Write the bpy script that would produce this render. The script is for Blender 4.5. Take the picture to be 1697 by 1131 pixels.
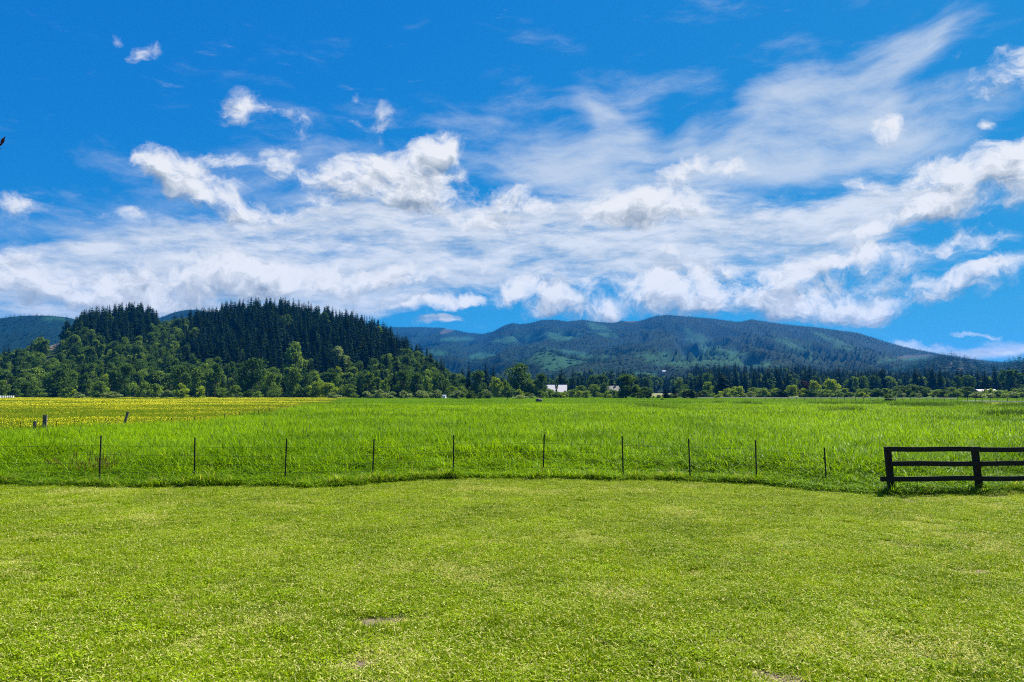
import bpy, bmesh, math, random
import numpy as np
from mathutils import Vector, Matrix, Euler

for o in list(bpy.data.objects):
    bpy.data.objects.remove(o)
scene = bpy.context.scene
COL = scene.collection
R = math.radians

# ------------------------------------------------------------------ camera
F = 1225.0                    # focal length in photo pixels (photo 1697 x 1131)
HOR = 650.0                   # row of the horizon in the photo
CAM_H = 2.5
TILT = math.atan((HOR - 565.5) / F)
cam_data = bpy.data.cameras.new('camera')
cam_data.sensor_width = 36.0
cam_data.lens = F / 1697.0 * 36.0
cam_data.clip_start = 0.1
cam_data.clip_end = 30000.0
cam = bpy.data.objects.new('camera', cam_data)
cam.location = (0, 0, CAM_H)
cam.rotation_euler = (math.pi / 2 + TILT, 0, 0)
COL.objects.link(cam)
scene.camera = cam

def uv(px, py):
    """photo pixel -> (x/y, (z-CAM_H)/y)"""
    a = (px - 848.5) / F
    b = (565.5 - py) / F
    c = math.cos(TILT) - b * math.sin(TILT)
    return a / c, (math.sin(TILT) + b * math.cos(TILT)) / c

def at(px, py, Y):
    u, v = uv(px, py)
    return Vector((u * Y, Y, CAM_H + v * Y))

def ground_at(px, py, z=0.0):
    u, v = uv(px, py)
    Y = (z - CAM_H) / v
    return Vector((u * Y, Y, z))

# ------------------------------------------------------------------ light
SUN_AZ, SUN_EL = 44.0, 52.0       # degrees to the right of the view, above the horizon
scene.view_settings.view_transform = 'Standard'
scene.view_settings.look = 'None'
scene.view_settings.gamma = 1.0
scene.view_settings.use_curve_mapping = False
scene.view_settings.exposure = 1.3
sd = bpy.data.lights.new('sun', 'SUN')
sd.energy = 4.8
sd.angle = R(0.53)
sd.color = (1.0, 0.95, 0.87)
sun = bpy.data.objects.new('sun', sd)
COL.objects.link(sun)
sdir = Vector((math.sin(R(SUN_AZ)) * math.cos(R(SUN_EL)), math.cos(R(SUN_AZ)) * math.cos(R(SUN_EL)), math.sin(R(SUN_EL))))
sun.rotation_euler = (-sdir).to_track_quat('-Z', 'Y').to_euler()
sun.location = (60, 30, 80)

cyc = scene.cycles
cyc.max_bounces = 6
cyc.diffuse_bounces = 3
cyc.glossy_bounces = 2
cyc.transmission_bounces = 4
cyc.transparent_max_bounces = 6
cyc.volume_bounces = 0
cyc.use_denoising = False
cyc.denoiser = 'OPENIMAGEDENOISE'
cyc.denoising_input_passes = 'RGB_ALBEDO_NORMAL'
cyc.denoising_prefilter = 'ACCURATE'
cyc.use_adaptive_sampling = True
cyc.adaptive_threshold = 0.01
cyc.filter_width = 1.1
cyc.caustics_reflective = False
cyc.caustics_refractive = False
cyc.sample_clamp_indirect = 4.0

# ------------------------------------------------------------------ sky: Nishita with cloud layers
world = bpy.data.worlds.new('World')
scene.world = world
world.use_nodes = True
world.cycles.sampling_method = 'MANUAL'
world.cycles.sample_map_resolution = 512
WT = world.node_tree
WT.nodes.clear()

class NT:
    """short-hand for wiring nodes"""
    def __init__(self, tree):
        self.t = tree
    def n(self, typ, **kw):
        nd = self.t.nodes.new(typ)
        for k, v in kw.items():
            setattr(nd, k, v)
        return nd
    def set(self, sock, v):
        if isinstance(v, bpy.types.NodeSocket):
            self.t.links.new(v, sock)
        elif v is not None:
            sock.default_value = v
    def m(self, op, a, b=None, c=None, clamp=False):
        nd = self.n('ShaderNodeMath', operation=op)
        nd.use_clamp = clamp
        for i, v in enumerate((a, b, c)):
            self.set(nd.inputs[i], v)
        return nd.outputs[0]
    def vm(self, op, a, b=None, out=0):
        nd = self.n('ShaderNodeVectorMath', operation=op)
        self.set(nd.inputs[0], a)
        if b is not None:
            if op == 'SCALE':
                self.set(nd.inputs['Scale'], b)
            else:
                self.set(nd.inputs[1], b)
        return nd.outputs[out]
    def noise(self, vec, scale, detail=4, rough=0.55, lac=2.0, dist=0.0, out=0, dim='3D'):
        nd = self.n('ShaderNodeTexNoise', noise_dimensions=dim)
        self.set(nd.inputs['Vector'], vec)
        nd.inputs['Scale'].default_value = scale
        nd.inputs['Detail'].default_value = detail
        nd.inputs['Roughness'].default_value = rough
        nd.inputs['Lacunarity'].default_value = lac
        nd.inputs['Distortion'].default_value = dist
        return nd.outputs[out]
    def mapping(self, vec, loc=(0, 0, 0), rot=(0, 0, 0), scale=(1, 1, 1), typ='POINT'):
        nd = self.n('ShaderNodeMapping', vector_type=typ)
        self.set(nd.inputs['Vector'], vec)
        nd.inputs['Location'].default_value = loc
        nd.inputs['Rotation'].default_value = rot
        nd.inputs['Scale'].default_value = scale
        return nd.outputs[0]
    def rng(self, v, a, b, c=0.0, d=1.0, smooth=True):
        nd = self.n('ShaderNodeMapRange')
        nd.interpolation_type = 'SMOOTHSTEP' if smooth else 'LINEAR'
        self.set(nd.inputs['Value'], v)
        for i, x in zip(range(1, 5), (a, b, c, d)):
            self.set(nd.inputs[i], x)
        return nd.outputs[0]
    def mix(self, fac, a, b, blend='MIX'):
        nd = self.n('ShaderNodeMix', data_type='RGBA', blend_type=blend)
        self.set(nd.inputs[0], fac)
        self.set(nd.inputs[6], a if isinstance(a, bpy.types.NodeSocket) else tuple(a) + (1.0,))
        self.set(nd.inputs[7], b if isinstance(b, bpy.types.NodeSocket) else tuple(b) + (1.0,))
        return nd.outputs[2]

def ang(px, py):
    """photo pixel -> (azimuth, tangent of the elevation)"""
    u, v = uv(px, py)
    return math.atan(u), v / math.sqrt(1 + u * u)

# banks of cloud: centre x, y, half width, half height (photo pixels), tilt in degrees, weight
CUMULUS = [
    (188, 57, 20, 12, 0, .34), (240, 76, 36, 15, 30, .42), (405, 172, 48, 38, 0, .42), (445, 193, 84, 26, -8, .44),
    (395, 208, 50, 16, 0, .26), (485, 205, 44, 34, 0, .44), (300, 215, 36, 15, -40, .42), (640, 190, 24, 28, 0, .42),
    (637, 228, 24, 13, 10, .5), (603, 160, 20, 12, 0, .42), (600, 197, 38, 18, 0, .30),
    (727, 246, 56, 27, 5, 1.1), (690, 262, 60, 26, 15, .95), (655, 287, 95, 48, 5, 1.1), (590, 292, 75, 50, 0, 1.05),
    (705, 308, 75, 42, 0, 1.0), (545, 300, 48, 40, 0, .75), (630, 335, 150, 34, 0, .8),
    (262, 270, 42, 28, 25, .95), (300, 296, 75, 40, -22, 1.05), (388, 264, 66, 26, 5, .95), (350, 312, 90, 44, -25, 1.05),
    (400, 345, 100, 34, -5, 1.05), (476, 264, 36, 26, 0, .95), (330, 340, 80, 25, -10, .7), (470, 300, 40, 30, 0, .6),
    (226, 356, 66, 18, 0, .9), (40, 332, 70, 26, 10, .36),
    (825, 332, 66, 32, 0, .8), (862, 345, 44, 28, 0, .85), (905, 342, 28, 16, 10, .95), (800, 372, 70, 24, 0, .8),
    (1440, 236, 52, 30, 18, 1.2), (1478, 212, 20, 12, 40, .75), (1668, 126, 62, 36, 10, 2.2), (1590, 112, 18, 24, 0, .5),
    (1562, 150, 22, 10, 15, .5), (1645, 206, 20, 16, 20, .65), (1142, 280, 55, 26, 10, .85), (1215, 266, 34, 20, 0, .75),
    (1070, 330, 95, 42, 0, .95), (1138, 334, 48, 34, 0, .9), (1040, 355, 90, 26, 0, .7),
    (1605, 290, 210, 36, 13, 1.05), (1450, 302, 140, 22, 6, .85), (1665, 268, 110, 36, 12, 1.05), (1600, 338, 150, 38, 12, 1.1),
    (1500, 366, 120, 20, 14, .95), (1690, 322, 80, 48, 0, 1.1), (1620, 402, 90, 26, 6, .95), (1515, 416, 52, 18, 10, .75),
    (1395, 440, 130, 20, 12, .8), (1450, 460, 150, 22, 16, .95), (1610, 455, 130, 16, 8, .85), (1560, 488, 130, 22, 10, .95),
    (1470, 497, 120, 30, 4, 1.05), (1380, 514, 110, 20, 2, .9), (890, 486, 90, 24, 6, 1.05), (1000, 492, 140, 30, 0, 1.1),
    (1120, 482, 150, 36, 3, 1.1), (1250, 472, 160, 34, 3, 1.05), (1310, 500, 170, 30, 3, 1.05), (1200, 512, 130, 28, 0, 1.1),
    (1030, 514, 100, 18, 0, .95), (700, 506, 140, 11, 3, .85), (790, 494, 70, 10, 6, .85), (885, 520, 34, 13, 15, .85),
    (1508, 566, 62, 16, -8, 1.5), (1665, 580, 60, 9, 5, .75), (745, 532, 70, 8, 0, .8), (735, 524, 40, 5, 0, .6), (1640, 545, 60, 6, 4, .45),
    (60, 460, 120, 34, 0, .95), (200, 468, 140, 30, 0, .9), (130, 485, 160, 22, 0, .85), (330, 450, 110, 34, 5, .95),
    (430, 465, 130, 32, 0, .9), (560, 465, 120, 26, 0, .85), (690, 462, 120, 22, 4, .9), (280, 488, 150, 20, 0, .9),
]
STRATUS = [
    (100, 470, 300, 60, 0, 1.0), (330, 455, 260, 70, 2, 1.05), (520, 430, 280, 75, 3, 1.0), (680, 455, 260, 55, 0, 1.0),
    (760, 400, 240, 60, 5, .85), (110, 410, 220, 42, 10, .75), (230, 505, 380, 34, 0, 1.0), (560, 385, 190, 45, 5, .8),
    (900, 415, 260, 60, 3, .85), (1060, 390, 260, 60, 3, .85), (1160, 430, 280, 45, 3, .85), (1290, 395, 220, 60, 6, .70),
    (980, 350, 220, 55, 0, .5), (1370, 360, 170, 50, 8, .65), (1480, 330, 180, 50, 12, .55), (500, 500, 300, 30, 0, .95),
    (1620, 577, 200, 18, 0, 1.2), (700, 375, 150, 40, 0, .8), (1500, 440, 200, 40, 8, .35), (330, 380, 150, 30, 5, .5),
    (1330, 430, 180, 30, 5, .5), (640, 340, 180, 60, 0, .4), (60, 340, 120, 40, 0, .35), (1100, 300, 220, 70, 0, .45),
]
CIRRUS = [
    (945, 255, 110, 78, 10, .95), (1035, 215, 55, 90, -12, .8), (985, 178, 30, 56, 40, .7), (1340, 190, 150, 80, 20, 1.05),
    (1300, 155, 95, 48, 10, .8), (1450, 130, 150, 56, 38, .7), (1560, 62, 130, 48, 38, .62), (1290, 260, 200, 80, 10, .75),
    (1180, 290, 190, 80, 20, .6), (1130, 225, 130, 24, 28, .45), (1520, 180, 260, 90, 25, .5), (1000, 310, 260, 80, 5, .6),
    (1390, 260, 200, 60, 20, .55), (1600, 230, 200, 60, 10, .4), (600, 260, 330, 110, 0, .32), (780, 190, 200, 90, 20, .25),
    (120, 390, 260, 80, 10, .62), (1350, 60, 420, 90, 10, .25), (440, 330, 300, 90, 0, .5),
]

def build_world():
    g = NT(WT)
    tc = g.n('ShaderNodeTexCoord')
    sep = g.n('ShaderNodeSeparateXYZ')
    d = g.vm('NORMALIZE', tc.outputs['Generated'])
    WT.links.new(d, sep.inputs[0])
    x, y, z = sep.outputs
    az = g.m('ARCTAN2', x, y)
    hyp = g.m('SQRT', g.m('ADD', g.m('MULTIPLY', x, x), g.m('MULTIPLY', y, y)))
    te = g.m('DIVIDE', z, g.m('MAXIMUM', hyp, 0.02))
    te = g.m('MINIMUM', te, 6.0)
    comb = g.n('ShaderNodeCombineXYZ')
    WT.links.new(az, comb.inputs[0]); WT.links.new(te, comb.inputs[1])
    P = comb.outputs[0]
    # ragged warp of the outlines
    def warp(p, scale, amp, detail=3):
        c = g.noise(p, scale, detail, 0.6, out=1)
        return g.vm('ADD', p, g.vm('SCALE', g.vm('SUBTRACT', c, (0.5, 0.5, 0.5)), amp))
    def banks(p, lst):
        tot = None
        for (cx, cy, rx, ry, rot, w) in lst:
            a0, t0 = ang(cx, cy)
            a1, _ = ang(cx + rx * 0.5, cy); a2, _ = ang(cx - rx * 0.5, cy)
            _, t1 = ang(cx, cy - ry * 0.5); _, t2 = ang(cx, cy + ry * 0.5)
            sx, sy = abs(a1 - a2) * 1.25, abs(t1 - t2) * 1.25
            q = g.mapping(p, (a0, t0, 0), (0, 0, R(rot)), (sx, sy, 1), 'TEXTURE')
            gr = g.n('ShaderNodeTexGradient', gradient_type='SPHERICAL')
            WT.links.new(q, gr.inputs[0])
            if tot is None:
                tot = g.m('MULTIPLY', gr.outputs[1], w)
            else:
                tot = g.m('MULTIPLY_ADD', gr.outputs[1], w, tot)
        return tot
    Pc = warp(warp(P, 6.0, 0.07), 26.0, 0.034, 5)
    Pst = g.mapping(P, scale=(1.0, 3.4, 1.0), rot=(0, 0, R(-5)))
    # --- stratus sheets (lower, more distant banks are greyer)
    low = g.rng(te, 0.10, 0.22, 0.10, 0.0)
    Ps = warp(warp(P, 5.0, 0.05), 22.0, 0.012, 4)
    stn = g.noise(g.mapping(Ps, scale=(1.0, 3.4, 1.0), rot=(0, 0, R(-5))), 6.5, 11, 0.64)
    stn2 = g.noise(g.vm('ADD', g.mapping(Ps, scale=(1.0, 3.4, 1.0), rot=(0, 0, R(-5))), (0.01, 0.05, 0)), 6.5, 11, 0.64)
    st = banks(Ps, STRATUS)
    # the same weather goes on outside the frame
    side = g.rng(g.m('ABSOLUTE', az), 0.62, 0.85)
    lowband = g.m('MULTIPLY', g.rng(te, 0.35, 0.16), side)
    st = g.m('ADD', st, g.m('MULTIPLY', lowband, 0.75))
    rip = g.noise(g.mapping(warp(P, 6.0, 0.03), scale=(1.0, 4.5, 1.0), rot=(0, 0, R(-10))), 17.0, 8, 0.66)
    std = g.m('ADD', g.m('MINIMUM', st, 1.0), g.m('MULTIPLY', g.m('SUBTRACT', stn, 0.5), 2.0))
    std = g.m('ADD', std, g.m('MULTIPLY', g.m('SUBTRACT', rip, 0.5), 0.9))
    st_a = g.m('MULTIPLY', g.rng(std, 0.24, 1.14), 0.84)
    st_l = g.m('ADD', 0.89, g.m('ADD', g.m('MULTIPLY', g.m('SUBTRACT', stn, stn2), 0.75), g.m('MULTIPLY', g.m('SUBTRACT', rip, 0.5), 0.5)))
    st_l = g.m('SUBTRACT', st_l, g.m('MULTIPLY', low, 0.6))
    st_l = g.m('MAXIMUM', g.m('MINIMUM', st_l, 0.98), 0.45)
    # --- cumulus
    Pn = g.mapping(Pc, scale=(1.0, 1.35, 1.0), rot=(0, 0, R(-8)))
    fb = g.noise(Pn, 15.0, 12, 0.64)
    fb2 = g.noise(g.vm('ADD', Pn, (0.008, 0.018, 0)), 15.0, 12, 0.64)
    cu = banks(Pc, CUMULUS)
    cu_up = banks(g.vm('ADD', Pc, (0.004, 0.020, 0)), CUMULUS)
    cuc = g.m('MULTIPLY', g.m('SUBTRACT', 1.0, g.m('EXPONENT', g.m('MULTIPLY', cu, -1.6))), 0.92)
    cuc = g.m('ADD', cuc, g.m('MULTIPLY', g.m('MINIMUM', st, 1.0), 0.21))
    there = g.rng(g.m('ADD', cu, st), 0.0, 0.16)
    dens = g.m('MULTIPLY_ADD', there, g.m('ADD', g.m('MULTIPLY', g.m('SUBTRACT', fb, 0.5), 2.45), g.m('MULTIPLY', g.m('SUBTRACT', g.noise(P, 9.0, 3, 0.5), 0.5), 1.5)), cuc)
    cu_a = g.m('MULTIPLY', g.rng(dens, 0.32, 1.02), g.rng(g.m('ADD', cu, st), 0.08, 0.55, 0.45, 0.98))
    # brightness: thin and upward facing bits bright, thick bellies grey
    belly = g.m('SUBTRACT', g.m('MINIMUM', cu_up, 1.6), g.m('MINIMUM', cu, 1.6))
    slope = g.m('SUBTRACT', fb, fb2)
    lit = g.m('ADD', 0.92, g.m('MULTIPLY', slope, 1.75))
    lit = g.m('SUBTRACT', lit, g.m('MULTIPLY', belly, 0.26))
    lit = g.m('SUBTRACT', lit, g.m('MULTIPLY', g.m('MAXIMUM', g.m('SUBTRACT', dens, 0.8), 0.0), 0.30))
    lit = g.m('SUBTRACT', lit, low)
    lit = g.m('MAXIMUM', g.m('MINIMUM', lit, 1.0), 0.50)
    # --- cirrus veils
    Pi = warp(P, 4.0, 0.10)
    cin = g.noise(g.mapping(Pi, scale=(1.0, 3.0, 1.0), rot=(0, 0, R(-38))), 6.0, 10, 0.64)
    ci = banks(Pi, CIRRUS)
    cid = g.m('ADD', g.m('MINIMUM', ci, 1.0), g.m('MULTIPLY', g.m('SUBTRACT', cin, 0.5), 2.2))
    ci_a = g.m('MULTIPLY', g.rng(cid, 0.12, 1.35), 0.72)
    # --- clear sky
    sky = g.n('ShaderNodeTexSky', sky_type='NISHITA')
    sky.sun_disc = False
    sky.sun_elevation = R(SUN_EL)
    sky.sun_rotation = R(SUN_AZ)
    sky.altitude = 100
    sky.air_density = 1.0
    sky.dust_density = 0.35
    sky.ozone_density = 3.0
    sp = g.n('ShaderNodeSeparateXYZ'); WT.links.new(sky.outputs[0], sp.inputs[0])
    cb = g.n('ShaderNodeCombineXYZ')
    for i in range(3):
        g.set(cb.inputs[i], g.m('MULTIPLY', g.m('POWER', sp.outputs[i], SKY_POW[i]), SKY_TINT[i]))
    blue = cb.outputs[0]
    W = CLOUD_WHITE
    def white(l, tint):
        c = g.n('ShaderNodeCombineXYZ')
        for i in range(3):
            g.set(c.inputs[i], g.m('MULTIPLY', g.m('POWER', l, tint[i]), W))
        return c.outputs[0]
    col = g.mix(ci_a, blue, white(0.90, (1.7, 1.15, .8)))
    col = g.mix(st_a, col, white(st_l, (1.7, 1.3, 1.0)))
    col = g.mix(cu_a, col, white(lit, (1.75, 1.5, 1.3)))
    bg = g.n('ShaderNodeBackground')
    WT.links.new(col, bg.inputs[0])
    bg.inputs[1].default_value = SKY_STRENGTH
    out = g.n('ShaderNodeOutputWorld')
    WT.links.new(bg.outputs[0], out.inputs[0])

SKY_STRENGTH = 0.10
HAZE = 0.72e-4
CLOUD_WHITE = 3.7
SKY_TINT = (0.014, 0.44, 1.95)
SKY_POW = (1.6, 0.60, 0.15)
build_world()

# ------------------------------------------------------------------ helpers
rng0 = np.random.default_rng(7)

class Noise2:
    """lattice gradient noise, numpy"""
    def __init__(self, seed):
        r = np.random.default_rng(seed)
        self.p = r.permutation(512)
        a = r.uniform(0, 2 * np.pi, 512)
        self.g = np.stack([np.cos(a), np.sin(a)], -1)
    def __call__(self, x, y):
        x = np.asarray(x, float); y = np.asarray(y, float)
        xi = np.floor(x).astype(int); yi = np.floor(y).astype(int)
        xf = x - xi; yf = y - yi
        def gr(ix, iy, dx, dy):
            h = self.p[(self.p[ix & 511] + iy) & 511]
            return self.g[h, 0] * dx + self.g[h, 1] * dy
        fx = xf ** 3 * (xf * (xf * 6 - 15) + 10); fy = yf ** 3 * (yf * (yf * 6 - 15) + 10)
        a = gr(xi, yi, xf, yf); b = gr(xi + 1, yi, xf - 1, yf)
        c = gr(xi, yi + 1, xf, yf - 1); d = gr(xi + 1, yi + 1, xf - 1, yf - 1)
        return (a + (b - a) * fx) * (1 - fy) + (c + (d - c) * fx) * fy
    def fbm(self, x, y, oct=4, gain=0.5):
        t, amp, f = 0.0, 1.0, 1.0
        for i in range(oct):
            t = t + amp * self(x * f + 17.3 * i, y * f - 9.1 * i)
            amp *= gain; f *= 2.03
        return t

N1, N2, N3 = Noise2(1), Noise2(2), Noise2(3)

def smooth(a, b, x):
    t = np.clip((np.asarray(x, float) - a) / (b - a), 0, 1)
    return t * t * (3 - 2 * t)

def tag(o, label=None, cat=None, group=None, kind=None):
    if label: o['label'] = label
    if cat: o['category'] = cat
    if group: o['group'] = group
    if kind: o['kind'] = kind
    return o

def mesh_from(name, verts, faces, mats=(), smooth_shade=False, mat_idx=None):
    me = bpy.data.meshes.new(name)
    me.from_pydata([tuple(v) for v in verts] if not isinstance(verts, np.ndarray) else verts.tolist(), [],
                   faces.tolist() if isinstance(faces, np.ndarray) else faces)
    for m in mats:
        me.materials.append(m)
    if mat_idx is not None:
        me.polygons.foreach_set('material_index', np.asarray(mat_idx, dtype=np.int32))
    if smooth_shade:
        me.polygons.foreach_set('use_smooth', np.ones(len(me.polygons), dtype=bool))
    me.update()
    return me

def add(name, me, parent=None, loc=None):
    o = bpy.data.objects.new(name, me)
    COL.objects.link(o)
    if parent is not None:
        o.parent = parent
    if loc is not None:
        o.location = loc
    return o

def empty(name, loc=(0, 0, 0), rz=0.0, sc=None):
    o = bpy.data.objects.new(name, None)
    COL.objects.link(o)
    o.empty_display_size = 0.3
    o.location = loc
    o.rotation_euler = (0, 0, rz)
    if sc is not None:
        o.scale = sc if hasattr(sc, '__len__') else (sc, sc, sc)
    return o

def fattr(me, name, values, domain='POINT', typ='FLOAT'):
    a = me.attributes.new(name, typ, domain)
    key = 'vector' if typ == 'FLOAT_VECTOR' else 'value'
    a.data.foreach_set(key, np.asarray(values, dtype=np.int32 if typ == 'INT' else np.float32).ravel())

class MB:
    """collects boxes, tubes and quads into one mesh"""
    def __init__(self):
        self.v = []; self.f = []; self.mi = []
    def face(self, pts, mi=0):
        n = len(self.v)
        self.v += [tuple(p) for p in pts]
        self.f.append(list(range(n, n + len(pts)))); self.mi.append(mi)
    def box(self, lo, hi, M=None, mi=0, bev=0.0):
        bm = bmesh.new()
        bmesh.ops.create_cube(bm, size=1.0)
        lo = Vector(lo); hi = Vector(hi); c = (lo + hi) / 2; s = hi - lo
        for v in bm.verts:
            v.co = Vector((v.co.x * s.x + c.x, v.co.y * s.y + c.y, v.co.z * s.z + c.z))
        if bev > 0:
            bmesh.ops.bevel(bm, geom=list(bm.edges), offset=bev, segments=1, affect='EDGES')
        self.bm(bm, M, mi)
    def bm(self, bm, M=None, mi=0):
        bm.verts.ensure_lookup_table(); bm.verts.index_update()
        n = len(self.v)
        for v in bm.verts:
            self.v.append(tuple(M @ v.co if M else v.co))
        for f in bm.faces:
            self.f.append([n + v.index for v in f.verts]); self.mi.append(mi)
        bm.free()
    def tube(self, pts, radii, seg=8, mi=0, caps=True):
        pts = [Vector(p) for p in pts]
        if not hasattr(radii, '__len__'):
            radii = [radii] * len(pts)
        rings = []
        for i, p in enumerate(pts):
            d = (pts[min(i + 1, len(pts) - 1)] - pts[max(i - 1, 0)]).normalized()
            q = d.to_track_quat('Z', 'Y')
            n = len(self.v)
            for k in range(seg):
                a = 2 * math.pi * k / seg
                self.v.append(tuple(p + q @ Vector((math.cos(a) * radii[i], math.sin(a) * radii[i], 0))))
            rings.append(n)
        for a, b in zip(rings, rings[1:]):
            for k in range(seg):
                k2 = (k + 1) % seg
                self.f.append([a + k, a + k2, b + k2, b + k]); self.mi.append(mi)
        if caps:
            self.f.append([rings[0] + k for k in range(seg)][::-1]); self.mi.append(mi)
            self.f.append([rings[-1] + k for k in range(seg)]); self.mi.append(mi)
    def mesh(self, name, mats, smooth_shade=False):
        return mesh_from(name, self.v, self.f, mats if isinstance(mats, (list, tuple)) else [mats], smooth_shade, self.mi)
    def build(self, name, mats, parent=None, loc=None, smooth_shade=False):
        return add(name, self.mesh(name, mats, smooth_shade), parent, loc)

# ------------------------------------------------------------------ materials
MATS = {}
def new_mat(name):
    m = bpy.data.materials.new(name)
    m.use_nodes = True
    m.node_tree.nodes.clear()
    MATS[name] = m
    return m, NT(m.node_tree)

def out(g, shader):
    o = g.n('ShaderNodeOutputMaterial')
    g.t.links.new(shader, o.inputs[0])

def principled(g, col, rough=0.7, spec=0.3, normal=None, metal=0.0):
    p = g.n('ShaderNodeBsdfPrincipled')
    g.set(p.inputs['Base Color'], col if isinstance(col, bpy.types.NodeSocket) else tuple(col) + (1.0,))
    g.set(p.inputs['Roughness'], rough)
    p.inputs['Specular IOR Level'].default_value = spec
    p.inputs['Metallic'].default_value = metal
    if normal is not None:
        g.t.links.new(normal, p.inputs['Normal'])
    return p.outputs[0]

def bump(g, h, strength=0.3, dist=0.02):
    b = g.n('ShaderNodeBump')
    b.inputs['Strength'].default_value = strength
    b.inputs['Distance'].default_value = dist
    g.t.links.new(h, b.inputs['Height'])
    return b.outputs[0]

def pos(g):
    return g.n('ShaderNodeNewGeometry').outputs['Position']

def leaf_mat(name, ca, cb, cc=None, tw=0.55, transl=0.35, rough=0.6, spec=0.25, tone=True, macro=0.02, macro_amt=0.5, rand_amt=0.6, tcol=(1.25, 1.15, 0.5)):
    """leaves or blades: colour runs from ca to cb with a per-piece tone and a per-plant random, cc is the rarer dry colour"""
    m, g = new_mat(name)
    rnd = g.n('ShaderNodeObjectInfo').outputs['Random']
    if tone:
        t = g.n('ShaderNodeAttribute', attribute_name='tone').outputs['Fac']
    else:
        t = 0.5
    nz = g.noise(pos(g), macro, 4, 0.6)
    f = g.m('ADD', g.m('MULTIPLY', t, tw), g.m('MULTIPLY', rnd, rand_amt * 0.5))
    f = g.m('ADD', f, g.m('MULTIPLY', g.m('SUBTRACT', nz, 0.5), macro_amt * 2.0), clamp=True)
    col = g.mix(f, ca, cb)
    if cc is not None:
        dry = g.n('ShaderNodeAttribute', attribute_name='dry').outputs['Fac']
        col = g.mix(dry, col, cc)
    d = principled(g, col, rough, spec)
    tr = g.n('ShaderNodeBsdfTranslucent')
    tc = g.mix(1.0, col, tcol, 'MULTIPLY')
    g.t.links.new(tc, tr.inputs[0])
    mx = g.n('ShaderNodeMixShader')
    mx.inputs[0].default_value = transl
    g.t.links.new(d, mx.inputs[1]); g.t.links.new(tr.outputs[0], mx.inputs[2])
    out(g, mx.outputs[0])
    return m

# forest
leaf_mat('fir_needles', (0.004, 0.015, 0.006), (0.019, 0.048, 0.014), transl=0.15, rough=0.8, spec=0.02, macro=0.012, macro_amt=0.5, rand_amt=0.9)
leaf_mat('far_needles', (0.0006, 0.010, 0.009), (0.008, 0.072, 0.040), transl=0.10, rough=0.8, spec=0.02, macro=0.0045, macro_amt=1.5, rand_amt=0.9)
leaf_mat('broad_leaves', (0.055, 0.115, 0.016), (0.205, 0.315, 0.050), transl=0.42, rough=0.6, spec=0.06, macro=0.03, macro_amt=0.3, rand_amt=0.9)
leaf_mat('dark_leaves', (0.022, 0.064, 0.010), (0.100, 0.185, 0.028), transl=0.36, rough=0.6, spec=0.06, macro=0.03, macro_amt=0.3, rand_amt=0.8)
leaf_mat('bright_leaves', (0.14, 0.230, 0.012), (0.31, 0.400, 0.030), transl=0.42, rough=0.6, spec=0.06, macro=0.03, macro_amt=0.3, rand_amt=0.6)
leaf_mat('silver_leaves', (0.11, 0.175, 0.050), (0.27, 0.345, 0.120), transl=0.3, rough=0.6, spec=0.1, macro=0.03, macro_amt=0.3, rand_amt=0.6)
leaf_mat('plum_leaves', (0.020, 0.008, 0.012), (0.055, 0.016, 0.022), transl=0.25, rough=0.5, spec=0.2, macro=0.03, macro_amt=0.2, rand_amt=0.4, tcol=(1.3, 0.8, 0.8))

def bark(name, c1, c2):
    m, g = new_mat(name)
    n = g.noise(g.mapping(pos(g), scale=(6, 6, 1.2)), 1.5, 6, 0.65)
    out(g, principled(g, g.mix(n, c1, c2), 0.9, 0.1, bump(g, n, 0.5, 0.03)))
bark('bark', (0.045, 0.032, 0.022), (0.130, 0.100, 0.075))
bark('fir_bark', (0.010, 0.008, 0.006), (0.030, 0.023, 0.018))

# grass
leaf_mat('lawn_blades', (0.072, 0.150, 0.0015), (0.355, 0.480, 0.010), (0.52, 0.51, 0.16), tw=0.78, transl=0.32, rough=0.5, spec=0.035, macro=0.55, macro_amt=0.55, rand_amt=0.45)
leaf_mat('meadow_blades', (0.050, 0.138, 0.001), (0.300, 0.480, 0.005), (0.40, 0.40, 0.12), tw=0.8, transl=0.45, rough=0.42, spec=0.045, macro=0.075, macro_amt=0.85, rand_amt=0.5)
leaf_mat('far_meadow_blades', (0.060, 0.150, 0.001), (0.190, 0.360, 0.003), (0.45, 0.43, 0.20), tw=0.7, transl=0.42, rough=0.6, spec=0.02, macro=0.045, macro_amt=0.7, rand_amt=0.4)
leaf_mat('buttercup_stems', (0.090, 0.175, 0.003), (0.240, 0.330, 0.008), (0.40, 0.34, 0.08), transl=0.40, rough=0.5, spec=0.03, macro=0.05, macro_amt=0.5, rand_amt=0.5)
m, g = new_mat('buttercup_petals')
out(g, principled(g, (0.72, 0.64, 0.014), 0.5, 0.05))
m, g = new_mat('white_petals')
out(g, principled(g, (0.78, 0.80, 0.74), 0.6, 0.2))

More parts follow.
